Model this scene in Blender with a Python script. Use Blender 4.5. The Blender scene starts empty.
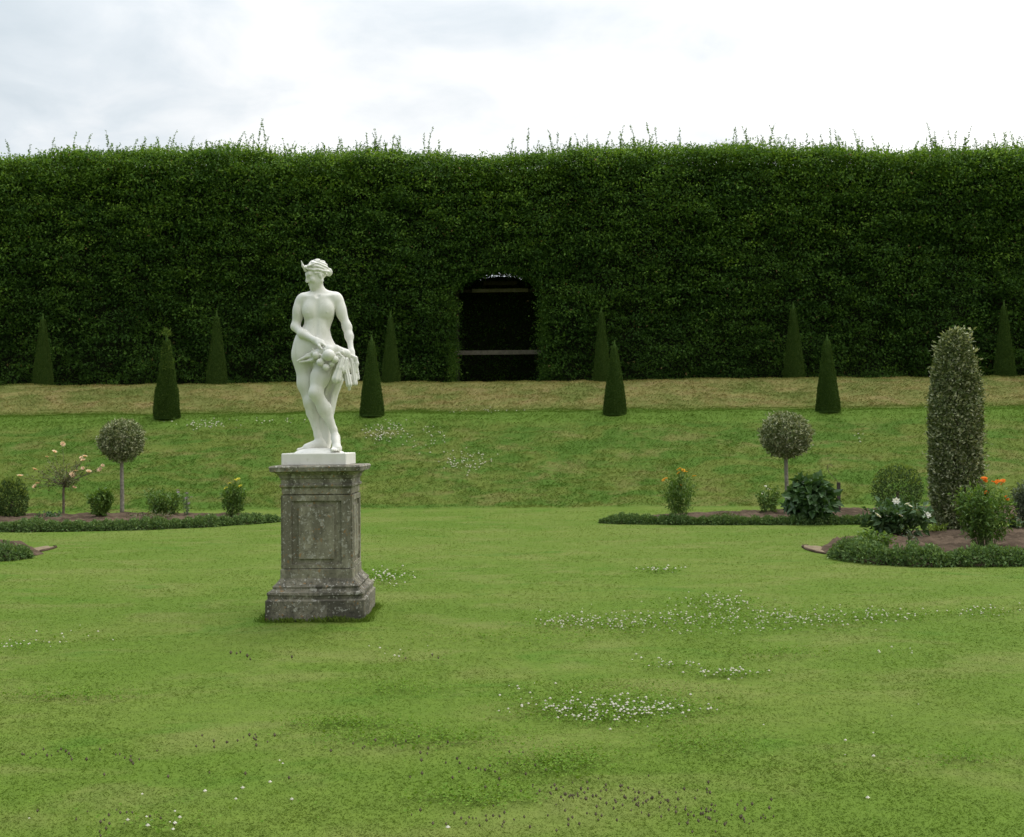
import bpy, math, random
import numpy as np
from mathutils import Matrix, Vector, Euler

rng = np.random.default_rng(7)
random.seed(7)
sc = bpy.context.scene
COL = sc.collection
R = math.radians

# ------------------------------------------------------------------ camera
F = 1100.0
W0, H0 = 1024, 837
PITCH, ROLL = 1.12, -0.49
EYE = 1.6
CAMROT = Euler((R(90 + PITCH), 0, 0)).to_matrix() @ Matrix.Rotation(R(ROLL), 3, 'Z')
cam = bpy.data.cameras.new('camera')
cam.sensor_width = 36.0
cam.lens = F / W0 * 36.0
cam.clip_end = 5000
cam_ob = bpy.data.objects.new('camera', cam)
cam_ob.matrix_world = Matrix.Translation((0, 0, EYE)) @ CAMROT.to_4x4()
COL.objects.link(cam_ob)
sc.camera = cam_ob
YAW = R(1.3)                      # the terrace runs at a slight angle to the view
CA, SA = math.cos(YAW), math.sin(YAW)


def ray(px, py):
    return CAMROT @ Vector(((px - W0 / 2) / F, (H0 / 2 - py) / F, -1.0))


def G(px, py, z=0.0):             # point on level ground seen at a photo position
    d = ray(px, py)
    t = (z - EYE) / d.z
    return np.array((d.x * t, d.y * t, z))


def AV(px, py, v):                # point on the plane v = const (parallel to the hedge)
    d = ray(px, py)
    t = v / (d.y * CA + d.x * SA)
    return np.array((d.x * t, d.y * t, EYE + d.z * t))


def UV(u, v):
    return np.array((u * CA + v * SA, -u * SA + v * CA))


# ------------------------------------------------------------------ noise
_perm = np.random.default_rng(3).random(4096).astype(np.float32)


def vnoise(p, s=1.0, seed=0):     # value noise, p (N,3) -> 0..1
    p = np.asarray(p, dtype=np.float64) * s + seed * 17.31
    i = np.floor(p).astype(np.int64)
    f = p - i
    f = f * f * (3 - 2 * f)
    out = 0
    for dx in (0, 1):
        for dy in (0, 1):
            for dz in (0, 1):
                h = ((i[:, 0] + dx) * 73856093 ^ (i[:, 1] + dy) * 19349663 ^ (i[:, 2] + dz) * 83492791) & 4095
                w = (f[:, 0] if dx else 1 - f[:, 0]) * (f[:, 1] if dy else 1 - f[:, 1]) * (f[:, 2] if dz else 1 - f[:, 2])
                out = out + _perm[h] * w
    return out


def fbm(p, s, seed=0, o=3):
    a, t, amp = 0, 0, 1.0
    for k in range(o):
        a = a + amp * vnoise(p, s * 2 ** k, seed + k)
        t += amp
        amp *= .5
    return a / t


def nrm(a):
    return a / np.maximum(np.linalg.norm(a, axis=1, keepdims=True), 1e-9)


# ------------------------------------------------------------------ terrain
_kv = [-1e4, 25.0, 25.5, 31.4, 32.1, 33.4, 33.9, 36.3, 36.9, 1e4]
_kz = [0, 0, .06, 2.17, 2.37, 2.47, 2.58, 3.50, 3.56, 3.56]
_vv = np.arange(20, 45, .05)
_zz = np.interp(_vv, _kv, _kz)
_k = np.hanning(13)
_k /= _k.sum()
_zs = np.convolve(np.pad(_zz, 6, mode='edge'), _k, 'valid')


def height(x, y):
    x = np.asarray(x, float)
    y = np.asarray(y, float)
    v = y * CA + x * SA
    z = np.interp(v, _vv, _zs)
    m = np.clip((v - 25) / 1.0, 0, 1) * np.clip((41 - v) / 3, 0, 1)
    p = np.stack([x.ravel(), y.ravel(), np.zeros(x.size)], 1)
    b = (fbm(p, .45, 5) - .5).reshape(x.shape) * .16 + (vnoise(p * np.array((1, 2.2, 1)), 2.2, 9) - .5).reshape(x.shape) * .07
    return z + m * b


# ------------------------------------------------------------------ object helpers
def link(o, parent=None):
    COL.objects.link(o)
    if parent:
        o.parent = parent
    return o


def tag(o, label=None, cat=None, group=None, kind=None):
    for k, v in (('label', label), ('category', cat), ('group', group), ('kind', kind)):
        if v:
            o[k] = v
    return o


def empty(name, loc, label, cat, group=None, rz=0):
    o = bpy.data.objects.new(name, None)
    o.location = [float(c) for c in loc]
    o.rotation_euler = (0, 0, rz)
    o.empty_display_size = .2
    link(o)
    return tag(o, label, cat, group)


def np_mesh(name, V, Fq, mat, tone=None, smooth=False, mats=None, midx=None):
    """V (n,3), Fq (m,k) faces of equal size"""
    me = bpy.data.meshes.new(name)
    V = np.ascontiguousarray(V, dtype=np.float32)
    Fq = np.ascontiguousarray(Fq, dtype=np.int32)
    m, k = Fq.shape
    me.vertices.add(len(V))
    me.vertices.foreach_set('co', V.ravel())
    me.loops.add(m * k)
    me.loops.foreach_set('vertex_index', Fq.ravel())
    me.polygons.add(m)
    me.polygons.foreach_set('loop_start', np.arange(0, m * k, k, dtype=np.int32))
    me.polygons.foreach_set('loop_total', np.full(m, k, dtype=np.int32))
    if midx is not None:
        me.polygons.foreach_set('material_index', np.ascontiguousarray(midx, dtype=np.int32))
    me.polygons.foreach_set('use_smooth', np.full(m, smooth, dtype=bool))
    me.update(calc_edges=True)
    if tone is not None:
        at = me.attributes.new('tone', 'FLOAT', 'POINT')
        at.data.foreach_set('value', np.ascontiguousarray(tone, dtype=np.float32))
    for mm in (mats or [mat]):
        me.materials.append(mm)
    return me


def part(name, me, parent=None):
    return link(bpy.data.objects.new(name, me), parent)


def leaf_arrays(P, D, N, L, Wd, tone):
    """one folded diamond per leaf"""
    n = len(P)
    D = nrm(D)
    S = nrm(np.cross(D, N))
    N = np.cross(S, D)
    L = np.broadcast_to(np.asarray(L, float).reshape(-1, 1), (n, 1))
    Wd = np.broadcast_to(np.asarray(Wd, float).reshape(-1, 1), (n, 1))
    mid = P + D * L * .45
    V = np.stack([P, mid + S * Wd * .5 + N * Wd * .18, P + D * L - N * L * .12, mid - S * Wd * .5 + N * Wd * .18], 1).reshape(-1, 3)
    Fq = np.arange(4 * n).reshape(n, 4)
    return V, Fq, np.repeat(tone, 4)


def join(parts):
    Vs, Fs, Ts, o = [], [], [], 0
    for V, Fq, T in parts:
        Vs.append(V)
        Fs.append(Fq + o)
        Ts.append(T)
        o += len(V)
    return np.concatenate(Vs), np.concatenate(Fs), np.concatenate(Ts)


def tube_arrays(path, radii, sides=6, tone=.5):
    path = np.asarray(path, float)
    n = len(path)
    radii = np.broadcast_to(radii, (n,))
    T = np.gradient(path, axis=0)
    T = nrm(T)
    ref = np.array((1., .13, .07)) if abs(T[0][0]) < .8 else np.array((.1, 1., 0))
    A = nrm(np.cross(T, ref))
    B = np.cross(T, A)
    th = np.linspace(0, 2 * np.pi, sides, endpoint=False)
    V = (path[:, None, :] + radii[:, None, None] * (np.cos(th)[None, :, None] * A[:, None, :] + np.sin(th)[None, :, None] * B[:, None, :])).reshape(-1, 3)
    Fq = []
    for i in range(n - 1):
        for j in range(sides):
            a, b = i * sides + j, i * sides + (j + 1) % sides
            Fq.append((a, b, b + sides, a + sides))
    c0, c1 = len(V), len(V) + 1
    V = np.concatenate([V, path[:1], path[-1:]])
    for j in range(0, sides, 2):
        Fq.append((c0, (j + 2) % sides, (j + 1) % sides, j))
        e = (n - 1) * sides
        Fq.append((c1, e + j, e + (j + 1) % sides, e + (j + 2) % sides))
    return V, np.array(Fq), np.full(len(V), tone)


def box_arrays(lo, hi):
    x0, y0, z0 = lo
    x1, y1, z1 = hi
    V = np.array([(x0, y0, z0), (x1, y0, z0), (x1, y1, z0), (x0, y1, z0), (x0, y0, z1), (x1, y0, z1), (x1, y1, z1), (x0, y1, z1)], float)
    Fq = np.array([(3, 2, 1, 0), (4, 5, 6, 7), (0, 1, 5, 4), (1, 2, 6, 5), (2, 3, 7, 6), (3, 0, 4, 7)])
    return V, Fq, np.full(8, .5)


def sphere_dirs(n):
    return nrm(rng.normal(size=(n, 3)))


# ------------------------------------------------------------------ materials
def new_mat(name):
    m = bpy.data.materials.new(name)
    m.use_nodes = True
    nt = m.node_tree
    for n in list(nt.nodes):
        nt.nodes.remove(n)
    out = nt.nodes.new('ShaderNodeOutputMaterial')
    return m, nt, out


def node(nt, t, **kw):
    n = nt.nodes.new(t)
    for k, v in kw.items():
        if k.startswith('i_'):
            key = k[2:]
            n.inputs[int(key) if key.isdigit() else key.replace('_', ' ')].default_value = v
        else:
            setattr(n, k, v)
    return n


def ramp(nt, src, stops, interp='LINEAR'):
    r = nt.nodes.new('ShaderNodeValToRGB')
    r.color_ramp.interpolation = interp
    el = r.color_ramp.elements
    while len(el) < len(stops):
        el.new(.5)
    for e, (p, c) in zip(el, stops):
        e.position = p
        e.color = (*c, 1) if len(c) == 3 else c
    nt.links.new(src, r.inputs['Fac'])
    return r.outputs['Color']


def mixc(nt, fac, a, b, blend='MIX'):
    m = nt.nodes.new('ShaderNodeMix')
    m.data_type = 'RGBA'
    m.blend_type = blend
    for s, v in ((m.inputs[0], fac), (m.inputs[6], a), (m.inputs[7], b)):
        if hasattr(v, 'is_linked'):
            nt.links.new(v, s)
        else:
            s.default_value = v if not isinstance(v, tuple) else (*v, 1)
    return m.outputs[2]


def noise(nt, vec, scale, detail=3, rough=.55, dist=0):
    n = node(nt, 'ShaderNodeTexNoise')
    n.inputs['Scale'].default_value = scale
    n.inputs['Detail'].default_value = detail
    n.inputs['Roughness'].default_value = rough
    n.inputs['Distortion'].default_value = dist
    if vec is not None:
        nt.links.new(vec, n.inputs['Vector'])
    return n.outputs['Fac']


def math_n(nt, op, a, b=None, clamp=False):
    m = nt.nodes.new('ShaderNodeMath')
    m.operation = op
    m.use_clamp = clamp
    for s, v in ((m.inputs[0], a), (m.inputs[1], b)):
        if v is None:
            continue
        if hasattr(v, 'is_linked'):
            nt.links.new(v, s)
        else:
            s.default_value = v
    return m.outputs[0]


def smoothstep(nt, v, a, b):
    m = nt.nodes.new('ShaderNodeMapRange')
    m.interpolation_type = 'SMOOTHSTEP'
    m.inputs['From Min'].default_value = a
    m.inputs['From Max'].default_value = b
    nt.links.new(v, m.inputs['Value'])
    return m.outputs['Result']


def leaf_mat(name, stops, trans=.25, rough=.5, spec=.35, patch=None):
    m, nt, out = new_mat(name)
    at = node(nt, 'ShaderNodeAttribute', attribute_name='tone')
    col = ramp(nt, at.outputs['Fac'], stops)
    geo = node(nt, 'ShaderNodeNewGeometry')
    if patch:
        n = noise(nt, geo.outputs['Position'], patch[0], 3)
        col = mixc(nt, smoothstep(nt, n, .42, .62), col, mixc(nt, 1.0, col, patch[1], 'MULTIPLY'))
    b = node(nt, 'ShaderNodeBsdfPrincipled')
    b.inputs['Roughness'].default_value = rough
    b.inputs['Specular IOR Level'].default_value = spec
    nt.links.new(col, b.inputs['Base Color'])
    t = node(nt, 'ShaderNodeBsdfTranslucent')
    nt.links.new(mixc(nt, 1.0, col, (1.25, 1.2, .5), 'MULTIPLY'), t.inputs['Color'])
    mx = node(nt, 'ShaderNodeMixShader')
    mx.inputs[0].default_value = trans
    nt.links.new(b.outputs[0], mx.inputs[1])
    nt.links.new(t.outputs[0], mx.inputs[2])
    nt.links.new(mx.outputs[0], out.inputs[0])
    return m


def plain_mat(name, c1, c2, scale, rough=.8, bump=.0, bscale=40, obj=True, spec=.3):
    m, nt, out = new_mat(name)
    tc = node(nt, 'ShaderNodeTexCoord')
    v = tc.outputs['Object']
    col = mixc(nt, smoothstep(nt, noise(nt, v, scale, 4), .35, .65), c1, c2)
    b = node(nt, 'ShaderNodeBsdfPrincipled')
    b.inputs['Roughness'].default_value = rough
    b.inputs['Specular IOR Level'].default_value = spec
    nt.links.new(col, b.inputs['Base Color'])
    if bump:
        bp = node(nt, 'ShaderNodeBump')
        bp.inputs['Strength'].default_value = bump
        bp.inputs['Distance'].default_value = .02
        nt.links.new(noise(nt, v, bscale, 4), bp.inputs['Height'])
        nt.links.new(bp.outputs[0], b.inputs['Normal'])
    nt.links.new(b.outputs[0], out.inputs[0])
    return m


# turf colour shared by the soil sheet below the grass and by the blades, in world position
def turf_group():
    g = bpy.data.node_groups.new('turf_colour', 'ShaderNodeTree')
    g.interface.new_socket('Color', in_out='OUTPUT', socket_type='NodeSocketColor')
    out = g.nodes.new('NodeGroupOutput')
    geo = node(g, 'ShaderNodeNewGeometry')
    P = geo.outputs['Position']
    vm = node(g, 'ShaderNodeVectorMath', operation='DOT_PRODUCT')
    g.links.new(P, vm.inputs[0])
    vm.inputs[1].default_value = (SA, CA, 0)
    v0 = vm.outputs['Value']
    mp = node(g, 'ShaderNodeMapping')
    mp.inputs['Scale'].default_value = (.7, 1.25, .6)
    g.links.new(P, mp.inputs['Vector'])
    Q = mp.outputs[0]
    n1 = noise(g, Q, .33, 4, .6)
    n2 = noise(g, Q, 1.3, 5, .6, .4)
    n3 = noise(g, P, 9.0, 4, .65)
    n4 = noise(g, Q, .8, 4, .6, 1.0)
    v = math_n(g, 'ADD', v0, math_n(g, 'MULTIPLY', math_n(g, 'SUBTRACT', n2, .5), 2.2))
    lawn = mixc(g, smoothstep(g, n1, .38, .64), LAWN_A, LAWN_B)
    lawn = mixc(g, math_n(g, 'MULTIPLY', smoothstep(g, n2, .47, .68), .6), lawn, LAWN_C)
    lawn = mixc(g, math_n(g, 'MULTIPLY', smoothstep(g, n4, .56, .70), .65), lawn, LAWN_D)
    bank = mixc(g, smoothstep(g, n4, .40, .60), BANK_A, BANK_B)
    bank = mixc(g, math_n(g, 'MULTIPLY', smoothstep(g, n2, .5, .68), .8), bank, BANK_C)
    dry = mixc(g, smoothstep(g, n2, .38, .62), DRY_A, DRY_B)
    dry = mixc(g, math_n(g, 'MULTIPLY', smoothstep(g, n4, .54, .66), .7), dry, DRY_C)
    c = mixc(g, smoothstep(g, v0, 24.9, 25.5), lawn, bank)
    c = mixc(g, smoothstep(g, v, 30.6, 31.6), c, BAND)
    dry = mixc(g, math_n(g, 'MULTIPLY', smoothstep(g, n4, .50, .36), .55), dry, DRY_D)
    c = mixc(g, smoothstep(g, v, 32.9, 34.3), c, dry)
    fine = ramp(g, n3, [(.25, (.84, .84, .84)), (.75, (1.15, 1.13, 1.12))])
    c = mixc(g, 1.0, c, fine, 'MULTIPLY')
    g.links.new(c, out.inputs[0])
    return g


LAWN_A = (.090, .149, .018)
LAWN_B = (.114, .162, .027)
LAWN_C = (.148, .172, .046)
LAWN_D = (.067, .141, .014)
BANK_A = (.062, .122, .015)
BANK_B = (.102, .138, .024)
BANK_C = (.142, .148, .042)
BAND = (.092, .158, .022)
DRY_A = (.248, .228, .080)
DRY_B = (.175, .192, .055)
DRY_C = (.265, .215, .09)
DRY_D = (.115, .165, .034)
TURF = turf_group()


def turf_mat(name, blades):
    m, nt, out = new_mat(name)
    gr = nt.nodes.new('ShaderNodeGroup')
    gr.node_tree = TURF
    col = gr.outputs[0]
    if blades:
        at = node(nt, 'ShaderNodeAttribute', attribute_name='tone')
        col = mixc(nt, 1.0, col, ramp(nt, at.outputs['Fac'], [(0, (1.38, 1.40, 1.4)), (.6, (1.62, 1.58, 1.5)), (.9, (1.8, 1.68, 1.75)), (1, (2.1, 1.85, 2.1))]), 'MULTIPLY')
        b = node(nt, 'ShaderNodeBsdfPrincipled')
        b.inputs['Roughness'].default_value = .65
        b.inputs['Specular IOR Level'].default_value = .1
        nt.links.new(col, b.inputs['Base Color'])
        t = node(nt, 'ShaderNodeBsdfTranslucent')
        nt.links.new(col, t.inputs['Color'])
        mx = node(nt, 'ShaderNodeMixShader')
        mx.inputs[0].default_value = .45
        nt.links.new(b.outputs[0], mx.inputs[1])
        nt.links.new(t.outputs[0], mx.inputs[2])
        nt.links.new(mx.outputs[0], out.inputs[0])
    else:
        b = node(nt, 'ShaderNodeBsdfPrincipled')
        b.inputs['Roughness'].default_value = .95
        b.inputs['Specular IOR Level'].default_value = .1
        nt.links.new(mixc(nt, 1.0, col, (.98, .98, .98), 'MULTIPLY'), b.inputs['Base Color'])
        geo = node(nt, 'ShaderNodeNewGeometry')
        bp = node(nt, 'ShaderNodeBump')
        bp.inputs['Strength'].default_value = .5
        bp.inputs['Distance'].default_value = .03
        nt.links.new(noise(nt, geo.outputs['Position'], 22, 4, .7), bp.inputs['Height'])
        nt.links.new(bp.outputs[0], b.inputs['Normal'])
        nt.links.new(b.outputs[0], out.inputs[0])
    return m


M_TURF = turf_mat('turf', False)
M_BLADE = turf_mat('grass_blade', True)


def marble_mat():
    m, nt, out = new_mat('white_marble')
    tc = node(nt, 'ShaderNodeTexCoord')
    v = tc.outputs['Object']
    mp = node(nt, 'ShaderNodeMapping')
    mp.inputs['Scale'].default_value = (1, 1, .35)
    nt.links.new(v, mp.inputs['Vector'])
    n1 = noise(nt, mp.outputs[0], 7, 5, .65)
    n2 = noise(nt, v, 28, 4, .6)
    col = mixc(nt, smoothstep(nt, n1, .4, .7), (.71, .70, .65), (.64, .63, .57))
    col = mixc(nt, math_n(nt, 'MULTIPLY', smoothstep(nt, n2, .58, .75), .45), col, (.50, .49, .42))
    n7 = noise(nt, mp.outputs[0], 15, 5, .7)
    col = mixc(nt, math_n(nt, 'MULTIPLY', smoothstep(nt, n7, .52, .70), .55), col, (.56, .56, .48))
    b = node(nt, 'ShaderNodeBsdfPrincipled')
    b.inputs['Roughness'].default_value = .55
    b.inputs['Specular IOR Level'].default_value = .35
    nt.links.new(col, b.inputs['Base Color'])
    bp = node(nt, 'ShaderNodeBump')
    bp.inputs['Strength'].default_value = .15
    bp.inputs['Distance'].default_value = .004
    nt.links.new(noise(nt, v, 90, 4, .6), bp.inputs['Height'])
    nt.links.new(bp.outputs[0], b.inputs['Normal'])
    nt.links.new(b.outputs[0], out.inputs[0])
    return m


def stone_mat(name, base, dark, darkamt, lich, streaks=True):
    m, nt, out = new_mat(name)
    tc = node(nt, 'ShaderNodeTexCoord')
    v = tc.outputs['Object']
    mp = node(nt, 'ShaderNodeMapping')
    mp.inputs['Scale'].default_value = (1, 1, .3)
    nt.links.new(v, mp.inputs['Vector'])
    n1 = noise(nt, mp.outputs[0], 6, 5, .65)
    n2 = noise(nt, v, 30, 5, .7)
    n3 = noise(nt, v, 11, 4, .6, .5)
    n4 = noise(nt, v, 46, 2, .5)
    n5 = noise(nt, v, 17, 3, .55)
    n6 = noise(nt, v, 23.7, 3, .6)
    col = mixc(nt, smoothstep(nt, n3, .35, .65), base, tuple(c * .72 for c in base))
    col = mixc(nt, math_n(nt, 'MULTIPLY', smoothstep(nt, n1, .42, .62), darkamt), col, dark)
    col = mixc(nt, math_n(nt, 'MULTIPLY', smoothstep(nt, n2, .5, .66), .55 * darkamt + .15), col, tuple(c * .6 for c in dark))
    col = mixc(nt, math_n(nt, 'MULTIPLY', smoothstep(nt, n5, .60, .66), .75 * lich), col, (.40, .39, .34))
    col = mixc(nt, math_n(nt, 'MULTIPLY', smoothstep(nt, n4, .62, .68), .8 * lich), col, (.50, .49, .44))
    col = mixc(nt, math_n(nt, 'MULTIPLY', smoothstep(nt, n6, .63, .68), .8 * lich), col, (.30, .155, .045))
    b = node(nt, 'ShaderNodeBsdfPrincipled')
    b.inputs['Roughness'].default_value = .9
    b.inputs['Specular IOR Level'].default_value = .2
    nt.links.new(col, b.inputs['Base Color'])
    bp = node(nt, 'ShaderNodeBump')
    bp.inputs['Strength'].default_value = .6
    bp.inputs['Distance'].default_value = .012
    nt.links.new(mixc(nt, .5, n2, n3), bp.inputs['Height'])
    nt.links.new(bp.outputs[0], b.inputs['Normal'])
    nt.links.new(b.outputs[0], out.inputs[0])
    return m


M_MARBLE = marble_mat()
M_STONE = stone_mat('weathered_stone', (.27, .255, .185), (.115, .108, .078), .75, .7)
M_STONE_CAP = stone_mat('weathered_cap_stone', (.27, .255, .20), (.075, .07, .055), .8, 1.0)
M_STONE_BASE = stone_mat('lichen_base_stone', (.215, .20, .15), (.066, .062, .048), .9, .7)
M_HEDGE = leaf_mat('hornbeam_leaf', [(0, (.032, .074, .013)), (.35, (.066, .142, .021)), (.7, (.128, .232, .032)), (.97, (.20, .33, .043)), (1, (.22, .16, .06))], .34, .6, .16, patch=(.7, (.74, .80, .88)))
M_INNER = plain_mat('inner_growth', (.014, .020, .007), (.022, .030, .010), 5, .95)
M_YEW = leaf_mat('yew_leaf', [(0, (.038, .072, .016)), (.5, (.066, .118, .022)), (.8, (.105, .165, .030)), (1, (.18, .25, .05))], .12, .8, .08)
M_BOX = leaf_mat('box_leaf', [(0, (.042, .080, .020)), (.6, (.078, .132, .034)), (.78, (.12, .19, .045)), (.85, (.20, .28, .06)), (1, (.24, .32, .08))], .2, .6, .2)
M_EDGING = leaf_mat('edging_leaf', [(0, (.075, .140, .045)), (.6, (.14, .22, .072)), (1, (.24, .32, .13))], .2, .6, .15)
M_VAR = leaf_mat('variegated_leaf', [(0, (.075, .105, .034)), (.42, (.135, .175, .062)), (.58, (.21, .245, .10)), (.63, (.33, .35, .20)), (1, (.55, .55, .38))], .15, .45, .35)
M_GREEN = leaf_mat('fresh_leaf', [(0, (.065, .135, .024)), (.6, (.11, .195, .036)), (1, (.18, .26, .06))], .28, .5, .3)
M_DARKGREEN = leaf_mat('dark_glossy_leaf', [(0, (.036, .080, .024)), (.6, (.065, .13, .040)), (1, (.12, .19, .085))], .18, .42, .4)
M_GREYGREEN = leaf_mat('grey_green_leaf', [(0, (.07, .10, .06)), (.6, (.13, .165, .105)), (1, (.24, .27, .20))], .15, .6, .3)
M_ROSELEAF = leaf_mat('rose_leaf', [(0, (.06, .085, .03)), (.6, (.11, .13, .045)), (1, (.18, .16, .07))], .25, .5, .35)
M_LIME = leaf_mat('lime_leaf', [(0, (.10, .17, .02)), (1, (.22, .29, .05))], .3, .5, .3)
M_BARK = plain_mat('bark', (.10, .075, .05), (.17, .14, .105), 20, .9, .5, 60)
M_PALEBARK = plain_mat('pale_bark', (.17, .155, .12), (.27, .25, .20), 20, .9, .4, 60)
M_TWIG = plain_mat('twig', (.035, .028, .018), (.06, .05, .03), 6, .95)
M_STEM = plain_mat('green_stem', (.07, .11, .03), (.11, .15, .05), 20, .7)
M_SOIL = plain_mat('soil', (.054, .039, .026), (.108, .078, .054), 3.0, .97, 1.0, 14, spec=.04)
M_SAND = plain_mat('bare_earth', (.22, .17, .105), (.15, .11, .065), 9, .95, .5, 40)
M_WOOD = plain_mat('weathered_timber', (.30, .27, .22), (.20, .18, .145), 12, .85, .3, 60)
M_DARKWOOD = plain_mat('dark_timber', (.05, .043, .036), (.085, .072, .06), 12, .9, .3, 60)


def petal_mat(name, c1, c2):
    return leaf_mat(name, [(0, c1), (1, c2)], .25, .6, .2)


M_ORANGE = petal_mat('orange_petal', (.80, .20, .015), (.85, .36, .03))
M_AMBER = petal_mat('amber_petal', (.75, .36, .02), (.80, .50, .05))
M_WHITE = petal_mat('white_petal', (.80, .79, .76), (.82, .82, .80))
M_PEACH = petal_mat('peach_petal', (.80, .56, .36), (.84, .70, .52))
M_RED = petal_mat('red_petal', (.35, .03, .04), (.45, .06, .06))
M_YELLOW = petal_mat('yellow_petal', (.62, .58, .06), (.70, .62, .10))
M_LILAC = petal_mat('lilac_petal', (.32, .24, .34), (.45, .36, .46))
M_PURPLE = petal_mat('purple_brown_head', (.105, .085, .05), (.17, .14, .085))
M_CLOVERHEAD = petal_mat('clover_head', (.55, .54, .44), (.67, .65, .58))

# ------------------------------------------------------------------ ground sheet
us = np.concatenate([-np.geomspace(900, 40, 12), np.arange(-36, 36.1, .5), np.geomspace(40, 900, 12)])
vs = np.concatenate([-np.geomspace(400, 4, 10), np.arange(0, 25.5, .75), np.arange(25.5, 42, .16), np.geomspace(43, 1500, 16)])
UU, VV = np.meshgrid(us, vs)
X = UU * CA + VV * SA
Y = -UU * SA + VV * CA
Z = height(X, Y)
gv = np.stack([X.ravel(), Y.ravel(), Z.ravel()], 1)
nu, nv = len(us), len(vs)
ii, jj = np.meshgrid(np.arange(nv - 1), np.arange(nu - 1), indexing='ij')
a = (ii * nu + jj).ravel()
gf = np.stack([a, a + 1, a + nu + 1, a + nu], 1)
ground = part('ground', np_mesh('ground', gv, gf, M_TURF, smooth=True))
tag(ground, 'mown lawn rising at the back in two grassy banks', kind='structure')


# ------------------------------------------------------------------ flower beds (soil)
def catmull(pts, n):
    pts = np.asarray(pts, float)
    d = np.concatenate([[0], np.cumsum(np.linalg.norm(np.diff(pts, axis=0), axis=1))])
    t = np.linspace(0, d[-1], n)
    out = np.stack([np.interp(t, d, pts[:, k]) for k in range(pts.shape[1])], 1)
    for _ in range(2):
        o2 = out.copy()
        o2[1:-1] = (out[:-2] + 2 * out[1:-1] + out[2:]) / 4
        out = o2
    return out


BED_POLYS = []


def bed(front_px, back_px, mound, label):
    n, m = 300, 60
    fr = catmull([G(p[0], p[1] + 2)[:2] for p in front_px], n)
    bk = catmull([G(p[0], p[1] + 2)[:2] for p in back_px], n)
    s = np.linspace(0, 1, m)
    P = fr[:, None, :] * (1 - s)[None, :, None] + bk[:, None, :] * s[None, :, None]
    te = np.minimum(1, np.minimum(np.arange(n), np.arange(n)[::-1]) / 26.0)
    prof = (1 - np.abs(2 * s - 1) ** 3)[None, :] * te[:, None]
    pp = np.concatenate([P.reshape(-1, 2), np.zeros((n * m, 1))], 1)
    z = .004 + prof.ravel() * (mound + (fbm(pp, 2.5, 3) - .5) * .10 + (vnoise(pp, 8, 4) - .5) * .06 + (vnoise(pp, 17, 6) - .5) * .045)
    V = np.concatenate([P.reshape(-1, 2), z[:, None]], 1)
    i, j = np.meshgrid(np.arange(n - 1), np.arange(m - 1), indexing='ij')
    a = (i * m + j).ravel()
    Fq = np.stack([a, a + m, a + m + 1, a + 1], 1)
    o = part('soil_bed', np_mesh('soil_bed', V, Fq, M_SOIL, smooth=True))
    tag(o, label, kind='structure')
    BED_POLYS.append(np.concatenate([fr, bk[::-1]]))
    return fr, bk


def in_poly(P, poly):
    x, y = P[:, 0], P[:, 1]
    inside = np.zeros(len(P), bool)
    x1, y1 = poly[-1]
    lo, hi = poly.min(0), poly.max(0)
    for x2, y2 in poly:
        if y1 != y2:
            c = ((y1 > y) != (y2 > y)) & (x < (x2 - x1) * (y - y1) / (y2 - y1) + x1)
            inside ^= c
        x1, y1 = x2, y2
    return inside


bl_f, bl_b = bed([(-260, 536), (0, 530), (70, 529.5), (140, 528), (200, 525.5), (245, 522.5), (281, 520)],
                 [(-260, 514), (0, 513.5), (70, 513), (140, 512.5), (200, 513), (245, 515), (281, 518)], .10, 'brown soil of the far left bed')
br_f, br_b = bed([(600, 521.5), (650, 522.5), (700, 523), (770, 523), (865, 522.5), (1024, 520), (1300, 514)],
                 [(601, 520), (650, 516), (700, 512.5), (770, 510.5), (865, 508), (1024, 504.5), (1300, 500)], .10, 'brown soil of the far right bed')
rf_f, rf_b = bed([(815, 548), (836, 556), (880, 563), (940, 565), (1024, 564), (1160, 556), (1400, 545)],
                 [(818, 546), (842, 538), (880, 531), (940, 527), (1024, 525), (1160, 521), (1400, 516)], .08, 'brown soil of the near right bed')
lf_f, lf_b = bed([(-400, 548), (-200, 560), (-80, 562), (-20, 561), (20, 557.5), (44, 552)],
                 [(-400, 520), (-200, 523), (-80, 527), (-20, 533), (20, 542), (43, 551)], .08, 'brown soil of the near left bed')

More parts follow.
